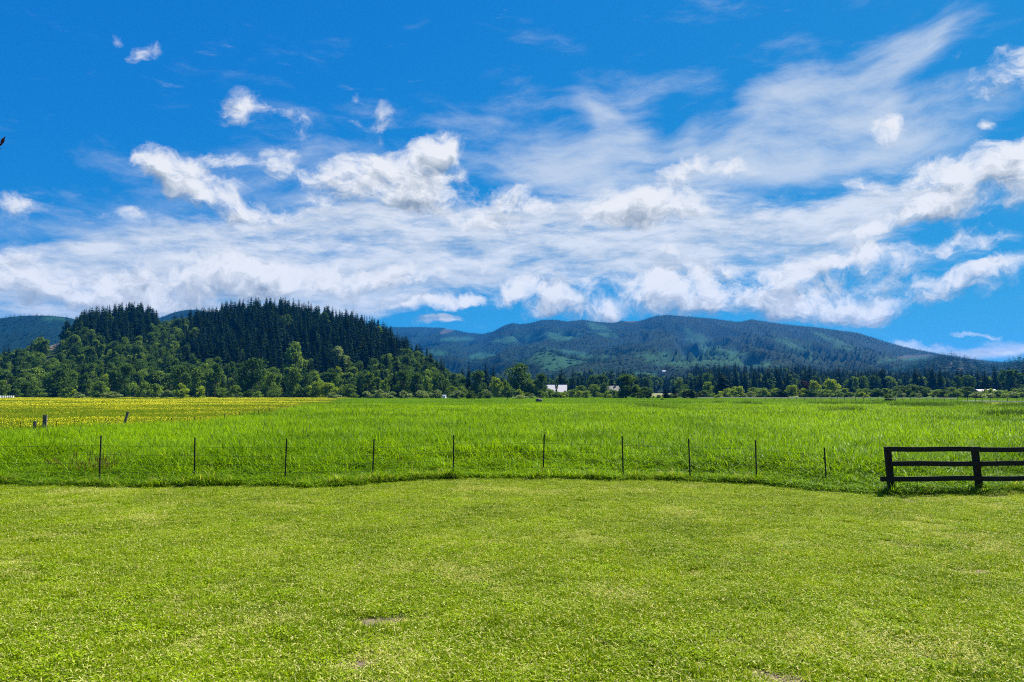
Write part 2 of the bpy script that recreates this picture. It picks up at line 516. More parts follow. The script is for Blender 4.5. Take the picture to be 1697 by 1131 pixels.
# ground: soil and thatch seen between the blades
m, g = new_mat('meadow_soil')
P0 = pos(g)
n1 = g.noise(P0, 0.05, 5, 0.6); n2 = g.noise(P0, 2.5, 5, 0.7)
c = g.mix(n2, (0.016, 0.034, 0.003), (0.050, 0.090, 0.008))
c = g.mix(g.m('MULTIPLY', n1, 0.6), c, (0.090, 0.150, 0.012))
out(g, principled(g, c, 0.95, 0.05, bump(g, n2, 0.6, 0.1)))
m, g = new_mat('lawn_thatch')
P0 = pos(g)
n1 = g.noise(P0, 0.8, 5, 0.6); n2 = g.noise(P0, 70.0, 4, 0.7)
c = g.mix(n2, (0.022, 0.030, 0.005), (0.10, 0.105, 0.028))
bare = g.n('ShaderNodeAttribute', attribute_name='bare').outputs['Fac']
bare = g.rng(g.m('ADD', bare, g.m('MULTIPLY', g.m('SUBTRACT', g.noise(P0, 18.0, 5, 0.7), 0.5), 1.3)), 0.38, 0.62)
soil = g.mix(g.noise(P0, 110.0, 4, 0.7), (0.045, 0.032, 0.020), (0.30, 0.235, 0.165))
c = g.mix(bare, c, soil)
out(g, principled(g, c, 0.95, 0.05, bump(g, n2, 0.8, 0.02)))

def terrain_mat(name, ca, cb, cclear, crock):
    m, g = new_mat(name)
    P0 = pos(g)
    n1 = g.noise(P0, 0.02, 6, 0.65)
    c = g.mix(n1, ca, cb)
    cl = g.n('ShaderNodeAttribute', attribute_name='clear').outputs['Fac']
    rk = g.n('ShaderNodeAttribute', attribute_name='rock').outputs['Fac']
    n3 = g.noise(P0, 0.012, 5, 0.6)
    c = g.mix(cl, c, g.mix(n3, cclear, tuple(x * 1.7 for x in cclear)))
    c = g.mix(rk, c, g.mix(n3, crock, tuple(x * 0.5 for x in crock)))
    out(g, principled(g, c, 0.95, 0.05))
terrain_mat('forest_floor', (0.012, 0.028, 0.010), (0.030, 0.055, 0.016), (0.085, 0.105, 0.030), (0.27, 0.22, 0.15))
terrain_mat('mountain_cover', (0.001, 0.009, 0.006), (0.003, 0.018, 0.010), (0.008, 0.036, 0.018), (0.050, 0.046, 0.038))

# ------------------------------------------------------------------ scatter: many copies of a few small meshes on given points (stuff only)
def make_source(name, meshes):
    c = bpy.data.collections.new(name)
    for i, me in enumerate(meshes):
        o = bpy.data.objects.new('%s_%02d' % (name, i), me)
        c.objects.link(o)
    return c

def scatter(name, pts, rotz, scl, source, nvar, seed=0, tilt=None, label=None, cat=None, parent=None):
    n = len(pts)
    r = np.random.default_rng(seed)
    me = bpy.data.meshes.new(name)
    me.vertices.add(n)
    me.vertices.foreach_set('co', np.asarray(pts, dtype=np.float32).ravel())
    rot = np.zeros((n, 3)); rot[:, 2] = rotz
    if tilt is not None:
        rot[:, :2] = tilt
    scl = np.asarray(scl, float)
    if scl.ndim == 1:
        scl = np.stack([scl] * 3, -1)
    fattr(me, 'rot', rot, typ='FLOAT_VECTOR')
    fattr(me, 'scl', scl, typ='FLOAT_VECTOR')
    fattr(me, 'vid', r.integers(0, nvar, n), typ='INT')
    me.update()
    o = add(name, me, parent)
    ng = bpy.data.node_groups.new(name + '_scatter', 'GeometryNodeTree')
    ng.interface.new_socket('Geometry', in_out='INPUT', socket_type='NodeSocketGeometry')
    ng.interface.new_socket('Geometry', in_out='OUTPUT', socket_type='NodeSocketGeometry')
    gi = ng.nodes.new('NodeGroupInput'); go = ng.nodes.new('NodeGroupOutput')
    ci = ng.nodes.new('GeometryNodeCollectionInfo')
    ci.inputs['Collection'].default_value = source
    ci.inputs['Separate Children'].default_value = True
    ci.inputs['Reset Children'].default_value = True
    ip = ng.nodes.new('GeometryNodeInstanceOnPoints')
    ip.inputs['Pick Instance'].default_value = True
    def attr(nm, t):
        a = ng.nodes.new('GeometryNodeInputNamedAttribute')
        a.data_type = t
        a.inputs['Name'].default_value = nm
        return a.outputs['Attribute']
    L = ng.links.new
    L(gi.outputs[0], ip.inputs['Points'])
    L(ci.outputs[0], ip.inputs['Instance'])
    L(attr('vid', 'INT'), ip.inputs['Instance Index'])
    L(attr('rot', 'FLOAT_VECTOR'), ip.inputs['Rotation'])
    L(attr('scl', 'FLOAT_VECTOR'), ip.inputs['Scale'])
    L(ip.outputs[0], go.inputs[0])
    md = o.modifiers.new('scatter', 'NODES')
    md.node_group = ng
    tag(o, label, cat, None, 'stuff')
    return o

# ------------------------------------------------------------------ the ground sheet
def gz(x, y):
    """valley floor: flat by the house, a hint of relief further out"""
    x = np.asarray(x, float); y = np.asarray(y, float)
    return 0.10 * N1.fbm(x * 0.012, y * 0.012, 3) * smooth(30, 90, y)

def grid_mesh(name, X, Y, Z, mats):
    ny, nx = X.shape
    v = np.stack([X, Y, Z], -1).reshape(-1, 3)
    i = np.arange(ny * nx).reshape(ny, nx)
    f = np.stack([i[:-1, :-1], i[:-1, 1:], i[1:, 1:], i[1:, :-1]], -1).reshape(-1, 4)
    return mesh_from(name, v, f, mats, True)

xs = np.sign(np.linspace(-1, 1, 161)) * np.abs(np.linspace(-1, 1, 161)) ** 2.6 * 6000
ys = np.concatenate([np.linspace(-300, 0, 8)[:-1], np.linspace(0, 60, 31)[:-1], 60 + np.linspace(0, 1, 90) ** 2.2 * 5900])
GX, GY = np.meshgrid(xs, ys)
ground = add('ground', grid_mesh('ground', GX, GY, gz(GX, GY), [MATS['meadow_soil']]))
tag(ground, 'flat green valley floor of rough meadow', 'ground', kind='structure')

# the lawn: a sheet that ends in the curved mowing edge
EDGE_PX = [(-500, 800), (-160, 803), (0, 803), (60, 808), (150, 808), (240, 810), (330, 808), (420, 806), (480, 809), (520, 810), (560, 808), (620, 803),
           (700, 797), (760, 795), (830, 795), (900, 795), (1000, 797), (1100, 798), (1180, 800), (1260, 805), (1330, 812), (1400, 817),
           (1460, 822), (1520, 822), (1570, 821), (1620, 819), (1697, 815), (1850, 812), (2150, 812)]
EDGE = np.array([[*ground_at(px, py)][:2] for px, py in EDGE_PX])
def edge_y(x):
    return np.interp(x, EDGE[:, 0], EDGE[:, 1]) + 0.10 * N2(np.asarray(x) * 1.3, 3.0) + 0.05 * N2(np.asarray(x) * 4.1, 9.0)
BARE = []     # worn spots: photo x, y, half width in metres
for px, py, w, a in [(632, 1034, .25, 1.05), (588, 1106, .22, .98), (700, 1030, .10, .5), (985, 1079, .14, 1), (940, 1052, .16, .7), (1102, 1094, .14, .9), (1612, 950, .32, .85),
               (1292, 1126, .26, 1.0), (1410, 1033, .18, .9), (1432, 1060, .15, .85), (1155, 955, .28, .7), (1510, 1085, .24, .6), (1600, 1100, .24, .6),
               (1390, 870, .3, .45), (1520, 830, .45, .55), (1650, 824, .4, .6), (100, 1050, .3, .35), (300, 1075, .3, .4), (50, 930, .4, .3), (760, 960, .35, .35),
               (1020, 980, .4, .4), (1480, 905, .35, .4), (1130, 852, .4, .35), (1270, 855, .35, .4), (240, 860, .5, .25), (980, 895, .4, .25), (870, 1110, .2, .3)]:
    p = ground_at(px, py)
    BARE.append((p.x, p.y, w, a))
def bareness(x, y):
    b = np.zeros(np.shape(x))
    wob = 0.35 * N3.fbm(np.asarray(x) * 5, np.asarray(y) * 5, 3)
    for bx, by, w, a in BARE:
        d = np.hypot((x - bx) / (w * 1.35), (y - by) / w)
        b = np.maximum(b, a * (1 - smooth(0.45, 1.25, d + wob)))
    return b
lx = np.linspace(-22, 22, 441)
ly = np.linspace(0, 1, 160)
LX, LT = np.meshgrid(lx, ly)
LY = -12 + (edge_y(LX) + 12) * LT ** 0.8
lawn_me = grid_mesh('lawn', LX, LY, np.full(LX.shape, 0.004) + 0.0, [MATS['lawn_thatch']])
fattr(lawn_me, 'bare', bareness(LX, LY).ravel())
lawn = add('lawn', lawn_me)
tag(lawn, 'mown yellowish lawn sheet with worn bare spots', 'lawn', kind='structure')

# ------------------------------------------------------------------ hills and mountains
class Range:
    """a ridge seen as the given skyline (photo pixels) at the given distances, falling to the valley in front of it"""
    def __init__(self, sky, D, B, tree_h, shape, spur, seed, back=0.6):
        P = np.array([uv(px, py) for px, py in sky])
        self.u, self.v = P[:, 0], P[:, 1]
        self.Du = np.array([uv(px, HOR)[0] for px, d in D]); self.Dv = np.array([d for px, d in D])
        self.Bu = np.array([uv(px, HOR)[0] for px, d in B]); self.Bv = np.array([d for px, d in B])
        self.tree_h, self.shape, self.spur, self.back = tree_h, shape, spur, back
        self.n = Noise2(seed)
    def z(self, x, y):
        x = np.asarray(x, float); y = np.maximum(np.asarray(y, float), 1.0)
        u = x / y
        D = np.interp(u, self.Du, self.Dv); B = np.interp(u, self.Bu, self.Bv)
        v = np.interp(u, self.u, self.v)
        zr = np.maximum(CAM_H + v * D - self.tree_h, 0)
        s = (y - B) / (D - B)
        f = self.shape(np.clip(s, 0, 1))
        behind = 1 - smooth(0, 1, (s - 1) / self.back)
        z = zr * f * np.where(s > 1, behind, 1.0)
        L = self.spur[1]                       # spurs run down the slope: long in depth, narrow across
        wv = self.n.fbm(x / (L * 2.5), y / (L * 2.5), 2)
        nn = self.n.fbm(x / L + 0.8 * wv, y / (L * 3.2) + 0.5 * wv, 5, 0.55)
        rid = 0.45 - np.abs(nn) * 1.9
        w = np.clip(s, 0, 1) * np.clip(1 - s, 0, 1) * 4
        z = z + zr * self.spur[0] * rid * w
        return np.where(s > 0, z, -0.5 - 4 * np.clip(-s, 0, 1))

SK_HILL = [(-420, 640), (-250, 615), (-100, 590), (0, 574), (25, 570), (51, 560), (76, 541), (114, 530), (132, 514), (152, 508), (203, 503), (236, 505), (253, 512), (263, 521), (279, 528), (304, 518),
           (329, 513), (355, 508), (380, 500), (405, 497), (463, 496), (494, 500), (514, 504), (552, 511), (603, 522), (628, 532), (653, 546), (674, 561), (704, 574),
           (724, 587), (742, 600), (760, 607), (790, 622), (830, 650)]
HILL = Range(SK_HILL, [(-420, 430), (0, 470), (130, 560), (280, 600), (460, 600), (620, 560), (740, 470), (830, 430)],
             [(-420, 285), (0, 300), (300, 305), (600, 315), (740, 330), (830, 340)], 15.0,
             lambda s: 0.22 * s + 0.78 * (s * s * (3 - 2 * s)), (0.06, 90.0), 11, back=0.5)
SK_FARLEFT = [(-500, 560), (-300, 545), (-120, 530), (0, 522), (20, 519), (50, 517), (80, 517), (110, 520), (125, 524), (160, 540), (200, 545), (240, 533), (255, 527), (270, 520), (290, 512), (310, 509),
              (330, 509), (345, 513), (370, 521), (420, 540), (520, 560), (640, 600)]
FARLEFT = Range(SK_FARLEFT, [(-500, 1900), (100, 1900), (200, 2300), (640, 2500)], [(-500, 850), (640, 1100)], 9.0, lambda s: 0.3 * s + 0.7 * s ** 1.6, (0.16, 220.0), 12)
SK_MTN = [(300, 600), (450, 570), (560, 545), (640, 540), (670, 540), (700, 540), (730, 541), (756, 545), (775, 549), (800, 551), (815, 547), (835, 537), (850, 532), (862, 535), (880, 532), (900, 527),
          (920, 527), (940, 530), (965, 527), (985, 530), (1005, 532), (1020, 532), (1030, 529), (1060, 529), (1075, 524), (1090, 520), (1110, 519), (1140, 522), (1180, 525), (1210, 529), (1225, 531),
          (1245, 526), (1275, 531), (1300, 534), (1350, 539), (1380, 543), (1420, 548), (1440, 554), (1470, 564), (1500, 572), (1530, 578), (1560, 584), (1600, 590), (1640, 595), (1670, 597), (1750, 600), (1900, 612), (2200, 635)]
MTN = Range(SK_MTN, [(300, 4300), (760, 4200), (830, 3500), (1100, 3300), (1300, 3100), (1500, 2900), (1700, 2700), (2200, 2500)],
            [(300, 900), (700, 800), (1000, 650), (1400, 620), (2200, 620)], 9.0,
            lambda s: 0.16 * s + 0.84 * s ** 2.1, (0.30, 330.0), 13, back=0.35)
SK_KNOLL = [(760, 640), (820, 625), (845, 613), (860, 602), (875, 591), (888, 582), (905, 579), (920, 582), (940, 590), (960, 594), (1000, 600), (1050, 609), (1100, 617), (1150, 627), (1230, 640)]
KNOLL = Range(SK_KNOLL, [(760, 1500), (905, 1500), (1230, 1350)], [(760, 950), (1230, 900)], 5.0, lambda s: 0.2 * s + 0.8 * (s * s * (3 - 2 * s)), (0.08, 110.0), 14)
SK_RIGHT = [(1400, 640), (1450, 622), (1480, 612), (1520, 601), (1545, 591), (1565, 587), (1590, 590), (1610, 596), (1640, 604), (1660, 601), (1680, 594), (1700, 590), (1760, 585), (1900, 590), (2200, 610)]
RIGHT = Range(SK_RIGHT, [(1400, 1500), (1560, 1450), (1640, 1550), (1700, 1300), (2200, 1200)], [(1400, 950), (2200, 850)], 10.0, lambda s: 0.2 * s + 0.8 * (s * s * (3 - 2 * s)), (0.14, 110.0), 15)

def ell(U, V, px, py, rx, ry, rot=0.0):
    """soft ellipse on the slope as seen from the lawn, for logged clearings and screes; 1 inside"""
    u0, v0 = uv(px, py)
    c, s = math.cos(R(rot)), math.sin(R(rot))
    du, dv = (U - u0) * F, (V - v0) * F
    a = du * c + dv * s; b = -du * s + dv * c
    return 1 - smooth(0.75, 1.15, np.hypot(a / rx, b / ry) + 0.7 * N3.fbm(U * 55, V * 110, 5))

MTN_CLEAR = [(860, 560, 40, 6, 5), (925, 557, 30, 7, 0), (1100, 592, 45, 9, -5), (1190, 588, 55, 16, -5), (1130, 602, 70, 6, -3), (1240, 603, 50, 7, -3), (1320, 577, 40, 8, -30), (1500, 595, 40, 4, 3),
             (760, 562, 30, 4, 0), (800, 590, 25, 5, 10), (720, 585, 20, 4, 0), (960, 586, 60, 3, -8), (1000, 548, 30, 8, -20), (1390, 570, 40, 6, -25), (1150, 560, 24, 10, -30)]
MTN_ROCK = [(745, 547, 14, 5, 20), (1045, 533, 10, 2, 0), (1268, 575, 2, 9, -10), (1505, 591, 40, 1.6, 3)]
HILL_OPEN = [(92, 584, 22, 24, 0), (82, 612, 9, 11, 0), (112, 548, 8, 9, 0)]
HILL_ROCK = [(88, 570, 17, 9, 15), (112, 540, 9, 5, 20), (82, 603, 9, 6, 0), (108, 561, 10, 4, 0)]
KNOLL_CLEAR = [(950, 606, 100, 17, -12), (890, 596, 30, 10, -20), (1040, 616, 70, 8, -8)]
FARLEFT_CLEAR = [(88, 528, 22, 3, 0)]
RIGHT_ROCK = [(1576, 603, 3, 8, 25), (1590, 612, 8, 2, 0)]

def masks(rg, X, Y, Z, clear, rock):
    U, V = X / Y, (Z - CAM_H) / Y
    c = np.zeros(np.shape(X)); k = np.zeros(np.shape(X))
    for e in clear: c = np.maximum(c, ell(U, V, *e))
    for e in rock: k = np.maximum(k, ell(U, V, *e))
    return c, k

def build_range(name, rg, u0, u1, nu, y0, y1, ny, mat, label, cat, clear=(), rock=(), power=1.0):
    U, T = np.meshgrid(np.linspace(u0, u1, nu), np.linspace(0, 1, ny) ** power)
    Y = y0 + (y1 - y0) * T
    X = U * Y
    Z = rg.z(X, Y)
    me = grid_mesh(name, X, Y, Z, [MATS[mat]])
    c, k = masks(rg, X, Y, Z, clear, rock)
    fattr(me, 'clear', c.ravel()); fattr(me, 'rock', k.ravel())
    o = add(name, me)
    return tag(o, label, cat, kind='structure')

build_range('wooded_hill', HILL, -1.05, 0.02, 260, 270, 860, 120, 'forest_floor', 'low hill under dark conifer forest at the far side of the field', 'hill', (), HILL_ROCK)
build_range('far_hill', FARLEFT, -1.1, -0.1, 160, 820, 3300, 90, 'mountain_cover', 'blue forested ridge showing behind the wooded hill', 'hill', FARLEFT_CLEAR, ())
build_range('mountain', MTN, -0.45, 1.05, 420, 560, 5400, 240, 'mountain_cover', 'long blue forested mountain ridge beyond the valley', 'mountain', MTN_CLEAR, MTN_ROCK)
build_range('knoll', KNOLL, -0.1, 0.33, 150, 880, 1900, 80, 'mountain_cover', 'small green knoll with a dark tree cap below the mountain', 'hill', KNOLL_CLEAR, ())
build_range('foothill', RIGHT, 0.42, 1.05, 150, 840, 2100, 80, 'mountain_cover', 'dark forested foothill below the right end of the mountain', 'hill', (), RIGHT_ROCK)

def land_z(x, y):
    """height of whatever ground is highest here"""
    z = gz(x, y)
    for rg, ua, ub, ya, yb in ((HILL, -1.05, .02, 270, 860), (FARLEFT, -1.1, -.1, 820, 3300), (MTN, -.45, 1.05, 560, 5400), (KNOLL, -.1, .33, 880, 1900), (RIGHT, .42, 1.05, 840, 2100)):
        uu = np.asarray(x, float) / np.maximum(y, 1)
        inside = (uu > ua) & (uu < ub) & (np.asarray(y) > ya) & (np.asarray(y) < yb)
        z = np.where(inside, np.maximum(z, rg.z(x, y)), z)
    return z

# ------------------------------------------------------------------ grass
def blade_patch(name, seed, n, radius, h, hvar, w, lean, seg, mats, dry=0.05, flowers=0, fl_size=0.02, fl_mat=1, square=False, droop=0.6, litter=0, perch=0.0):
    """one round tussock patch of separate blades; every blade a bent tapering strip"""
    r = np.random.default_rng(seed)
    V = []; Fc = []; tone = []; dr = []; mi = []
    for i in range(n):
        a = r.uniform(0, 2 * np.pi); d = radius * math.sqrt(r.uniform())
        bx, by = d * math.cos(a), d * math.sin(a)
        hh = h * (1 + hvar * r.normal() * 0.6); hh = max(hh, h * 0.25)
        ww = w * r.uniform(0.6, 1.35)
        az = r.uniform(0, 2 * np.pi); ln = abs(r.normal()) * lean + 0.1 * lean
        fa = az + np.pi / 2 + r.normal() * 0.5
        wx, wy = math.cos(fa), math.sin(fa)
        t = r.uniform(); dd = 1.0 if r.uniform() < dry else 0.0
        zb = r.uniform(0.05, perch) * h if perch else 0.0
        b = len(V)
        for k in range(seg + 1):
            s = k / seg
            out_ = hh * ln * (s ** (1.0 + droop))
            zz = hh * (s - 0.28 * ln * s * s * s * (1 if ln < 1.4 else 1.2))
            zz += zb
            cx, cy = bx + math.cos(az) * out_, by + math.sin(az) * out_
            hw = ww * 0.5 * (1 - s ** 1.8)
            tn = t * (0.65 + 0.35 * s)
            if k < seg:
                V += [(cx - wx * hw, cy - wy * hw, zz), (cx + wx * hw, cy + wy * hw, zz)]
                tone += [tn, tn]; dr += [dd, dd]
            else:
                V.append((cx, cy, zz)); tone.append(tn); dr.append(dd)
        for k in range(seg - 1):
            q = b + 2 * k
            Fc.append([q, q + 1, q + 3, q + 2]); mi.append(0)
        q = b + 2 * (seg - 1)
        Fc.append([q, q + 1, q + 2]); mi.append(0)
    for i in range(litter):       # cut clippings lying flat
        a = r.uniform(0, 2 * np.pi); d = radius * math.sqrt(r.uniform())
        c = np.array([d * math.cos(a), d * math.sin(a), h * r.uniform(0.35, 0.95)])
        az = r.uniform(0, 2 * np.pi); L = h * r.uniform(0.5, 1.4)
        e1 = np.array([math.cos(az), math.sin(az), r.normal() * 0.25]) * L * 0.5
        e2 = np.array([-math.sin(az), math.cos(az), r.normal() * 0.3]) * w * 0.7
        b = len(V)
        V += [tuple(c - e1 - e2 * 0.6), tuple(c - e1 * 0.1 - e2), tuple(c + e1), tuple(c - e1 * 0.1 + e2)]
        tn = r.uniform(0.4, 1.0)
        tone += [tn] * 4; dr += [1.0 if r.uniform() < 0.55 else 0.0] * 4
        Fc.append([b, b + 1, b + 2, b + 3]); mi.append(0)
    for i in range(flowers):
        a = r.uniform(0, 2 * np.pi); d = radius * math.sqrt(r.uniform())
        c = np.array([d * math.cos(a), d * math.sin(a), h * r.uniform(0.75, 1.15)])
        tilt = r.normal(size=2) * 0.45
        b = len(V); k = 6; s = fl_size * r.uniform(0.7, 1.3)
        for q in range(k):
            an = 2 * np.pi * q / k + a
            x_, y_ = math.cos(an) * s, math.sin(an) * s
            V.append((c[0] + x_, c[1] + y_, c[2] + x_ * tilt[0] + y_ * tilt[1] + s * 0.25))
            tone.append(0.5); dr.append(0)
        V.append(tuple(c)); tone.append(0.5); dr.append(0)
        for q in range(k):
            Fc.append([b + q, b + (q + 1) % k, b + k]); mi.append(fl_mat)
    me = mesh_from(name, V, Fc, [MATS[x] for x in mats], False, mi)
    fattr(me, 'tone', tone); fattr(me, 'dry', dr)
    return me

def clover_patch(name, seed, n, radius, size, mats):
    """broad little weed leaves lying between the blades"""
    r = np.random.default_rng(seed)
    V = []; Fc = []; tone = []
    for i in range(n):
        a = r.uniform(0, 2 * np.pi); d = radius * math.sqrt(r.uniform())
        c = np.array([d * math.cos(a), d * math.sin(a), r.uniform(0.012, 0.05)])
        az = r.uniform(0, 2 * np.pi); L = size * r.uniform(0.6, 1.4); up = r.uniform(-0.1, 0.7)
        e1 = np.array([math.cos(az), math.sin(az), up]) * L
        e2 = np.array([-math.sin(az), math.cos(az), r.normal() * 0.25]) * L * 0.32
        b = len(V)
        V += [tuple(c), tuple(c + e1 * 0.45 + e2), tuple(c + e1), tuple(c + e1 * 0.45 - e2)]
        t = r.uniform(); tone += [t] * 4
        Fc += [[b, b + 1, b + 2], [b, b + 2, b + 3]]
    me = mesh_from(name, V, Fc, [MATS[x] for x in mats])
    fattr(me, 'tone', tone); fattr(me, 'dry', np.zeros(len(V)))
    return me

def jitter_grid(x0, x1, y0, y1, step, seed):
    r = np.random.default_rng(seed)
    X, Y = np.meshgrid(np.arange(x0, x1, step), np.arange(y0, y1, step))
    return (X + r.uniform(-.5, .5, X.shape) * step).ravel(), (Y + r.uniform(-.5, .5, Y.shape) * step).ravel(), r

# --- lawn
LAWN = make_source('lawn_tuft', [blade_patch('lawn_tuft%d' % i, 40 + i, 360, 0.19, 0.050, 0.55, 0.0084, 0.80, 2, ['lawn_blades'], dry=0.08, litter=45) for i in range(5)] +
                   [clover_patch('lawn_weed', 60, 150, 0.17, 0.026, ['lawn_blades'])] +
                   [blade_patch('lawn_straw', 65, 300, 0.19, 0.042, 0.5, 0.0075, 0.95, 2, ['lawn_blades'], dry=0.42, litter=90)])
X, Y, r = jitter_grid(-22, 22, 1.5, 22.5, 0.155, 5)
keep = (Y < edge_y(X) + 0.05) & (np.abs(X) < Y * 0.72 + 6.5)
X, Y = X[keep], Y[keep]
b = bareness(X, Y)
patchy = N1.fbm(X * 0.9, Y * 0.9, 4)
keep = r.uniform(size=len(X)) > np.clip(b * 1.0, 0, 0.90)
X, Y, b, patchy = X[keep], Y[keep], b[keep], patchy[keep]
sc = 0.88 + 0.42 * patchy + 0.16 * r.normal(size=len(X))
sc = np.clip(sc, 0.55, 1.5) * (1 - 0.45 * b)
near = 1 + 0.10 * (1 - smooth(6.5, 11, Y))
S3 = np.stack([0.9 * near, 0.9 * near, sc * near], -1)
lg = scatter('lawn_grass', np.stack([X, Y, np.full(len(X), 0.004)], -1), r.uniform(0, 6.283, len(X)), S3, LAWN, 7, 1, r.normal(size=(len(X), 2)) * 0.05,
             'short mown grass blades covering the lawn', 'grass')
dryness = N2.fbm(X * 0.45, Y * 0.45, 4) + 0.9 * b + 0.12 * r.normal(size=len(X))
vid = np.where(dryness > 0.34, 6, np.where(r.uniform(size=len(X)) < np.clip(0.10 - 0.5 * N3.fbm(X * 0.6, Y * 0.6, 3), 0.02, 0.35), 5, r.integers(0, 5, len(X))))
lg.data.attributes['vid'].data.foreach_set('value', vid.astype(np.int32))

# --- which meadow is it: the old fence line parts the buttercups (left, beyond) from the tall green grass
OLD_FENCE = np.array([(-60.0, 5.0), (-25.9, 37.0), (-18.4, 43.6), (-21.5, 62.0), (-34.5, 137.0), (-42.0, 175.0), (-60.0, 262.0)])
def is_yellow(x, y):
    """left of the old fence"""
    bx = np.interp(y, OLD_FENCE[:, 1], OLD_FENCE[:, 0])
    bx = bx + smooth(46, 90, y) * (5.0 * N2.fbm(np.asarray(x) * 0.06, np.asarray(y) * 0.05, 3) - 1.0)
    return (x < bx) & (y > 20)

def wheight(x, y):
    """how tall the meadow stands: mown low along the wire fence, waist high behind it"""
    e = y - edge_y(x)
    h = 0.26 + 0.74 * smooth(0.3, 4.2, e)
    return h * (1 + 0.42 * N2.fbm(x * 0.18, y * 0.18, 3)) * (1 + 0.25 * N3.fbm(x * 0.9, y * 0.9, 2))

TALL = make_source('tall_grass', [blade_patch('tall_grass%d' % i, 80 + i, 165, 0.42, 0.36, 0.45, 0.024, 1.05, 4, ['meadow_blades'], dry=0.008, droop=0.8, perch=1.25) for i in range(6)])
X, Y, r = jitter_grid(-46, 48, 17, 52, 0.36, 6)
e = Y - edge_y(X)
keep = (e > 0.06) & (np.abs(X) < Y * 0.72 + 9) & ~is_yellow(X, Y)
X, Y = X[keep], Y[keep]
h = wheight(X, Y)
S3 = np.stack([0.9 + 0.25 * h, 0.9 + 0.25 * h, h], -1)
scatter('meadow_grass', np.stack([X, Y, gz(X, Y)], -1), r.uniform(0, 6.283, len(X)), S3, TALL, 6, 2, r.normal(size=(len(X), 2)) * 0.06,
        'tall lush green meadow grass behind the wire fence', 'grass')

MID = make_source('mid_grass', [blade_patch('mid_grass%d' % i, 100 + i, 180, 0.95, 0.38, 0.42, 0.042, 1.0, 3, ['meadow_blades'], dry=0.008, droop=0.8, perch=1.2) for i in range(5)])
X, Y, r = jitter_grid(-85, 95, 50, 112, 0.85, 8)
keep = (np.abs(X) < Y * 0.72 + 12) & ~is_yellow(X, Y)
X, Y = X[keep], Y[keep]
h = wheight(X, Y) * 0.95
S3 = np.stack([np.ones(len(h)), np.ones(len(h)), h], -1)
scatter('meadow_grass', np.stack([X, Y, gz(X, Y)], -1), r.uniform(0, 6.283, len(X)), S3, MID, 5, 3, r.normal(size=(len(X), 2)) * 0.05,
        'green meadow grass in the middle of the field', 'grass')

FARG = make_source('far_grass', [blade_patch('far_grass%d' % i, 120 + i, 200, 2.3, 0.40, 0.4, 0.085, 1.0, 2, ['far_meadow_blades'], dry=0.03, droop=1.0) for i in range(5)])
X, Y, r = jitter_grid(-225, 275, 110, 345, 2.2, 9)
keep = (np.abs(X) < Y * 0.72 + 18) & ~is_yellow(X, Y) & ~((X < -0.02 * Y) & (Y > 296))
DRY_SPOTS = [(1470, 682, 7.0, 3.2), (1510, 683, 5.0, 2.2), (1400, 681, 5.0, 1.6)]
X, Y = X[keep], Y[keep]
h = (0.75 + 0.5 * N2.fbm(X * 0.05, Y * 0.05, 4)) * 0.9
h = np.clip(h, 0.25, 1.4)
S3 = np.stack([np.ones(len(h)), np.ones(len(h)), h], -1)
scatter('meadow_grass', np.stack([X, Y, gz(X, Y)], -1), r.uniform(0, 6.283, len(X)), S3, FARG, 5, 4, None,
        'far green meadow grass reaching to the treeline', 'grass')

# pale dead grass in the wet corner of the far field
DEAD = make_source('dead_grass', [blade_patch('dead_grass%d' % i, 140 + i, 120, 0.9, 0.5, 0.4, 0.05, 0.7, 2, ['far_meadow_blades'], dry=0.85, droop=1.0) for i in range(3)])
PX = []
rr = np.random.default_rng(77)
for px, py, n, wx, wy in [(1440, 684, 26, 60, 1.6), (1500, 683, 46, 28, 1.6), (1380, 682, 14, 60, 1.0), (1640, 669, 40, 30, .5), (1680, 669, 30, 20, .5)]:
    for i in range(n):
        p = ground_at(px + rr.normal() * wx * 0.5, py + rr.normal() * wy * 0.6, 0.5)
        PX.append((p.x, p.y, 0.0))
PX = np.array(PX)
scatter('dead_grass', PX, rr.uniform(0, 6.283, len(PX)), rr.uniform(0.9, 1.35, len(PX)), DEAD, 3, 5, None, 'pale bleached dry grass lying across the far right of the field', 'grass')

# --- buttercup meadow
BUT = make_source('buttercup', [blade_patch('buttercup%d' % i, 160 + i, 130, 0.75, 0.42, 0.35, 0.022, 0.5, 2, ['buttercup_stems', 'buttercup_petals'], dry=0.05,
                                            flowers=[20, 32, 46, 8, 2][i], fl_size=0.016) for i in range(5)])
X, Y, r = jitter_grid(-98, -12, 22, 120, 0.80, 10)
keep = is_yellow(X, Y) & (np.abs(X) < Y * 0.72 + 12)
X, Y = X[keep], Y[keep]
h = 1.0 + 0.5 * N2.fbm(X * 0.15, Y * 0.15, 3)
fb1 = scatter('buttercups', np.stack([X, Y, gz(X, Y)], -1), r.uniform(0, 6.283, len(X)), np.clip(h, .5, 1.5), BUT, 5, 6, None, 'yellow buttercups flowering across the left meadow', 'flowers')
band = N1.fbm(X * 0.03, Y * 0.08, 3)
vid = np.where(band > 0.10, r.integers(0, 3, len(X)), np.where(band > -0.12, np.array([0, 3, 4, 1, 3])[r.integers(0, 5, len(X))], r.integers(3, 5, len(X))))
fb1.data.attributes['vid'].data.foreach_set('value', vid.astype(np.int32))
BUF = make_source('far_buttercup', [blade_patch('far_buttercup%d' % i, 180 + i, 130, 2.4, 0.42, 0.35, 0.07, 0.5, 2, ['buttercup_stems', 'buttercup_petals'], dry=0.06,
                                                flowers=[78, 115, 34, 4][i], fl_size=0.031) for i in range(4)])
X, Y, r = jitter_grid(-240, -20, 116, 300, 2.1, 11)
keep = is_yellow(X, Y) & (np.abs(X) < Y * 0.72 + 18)
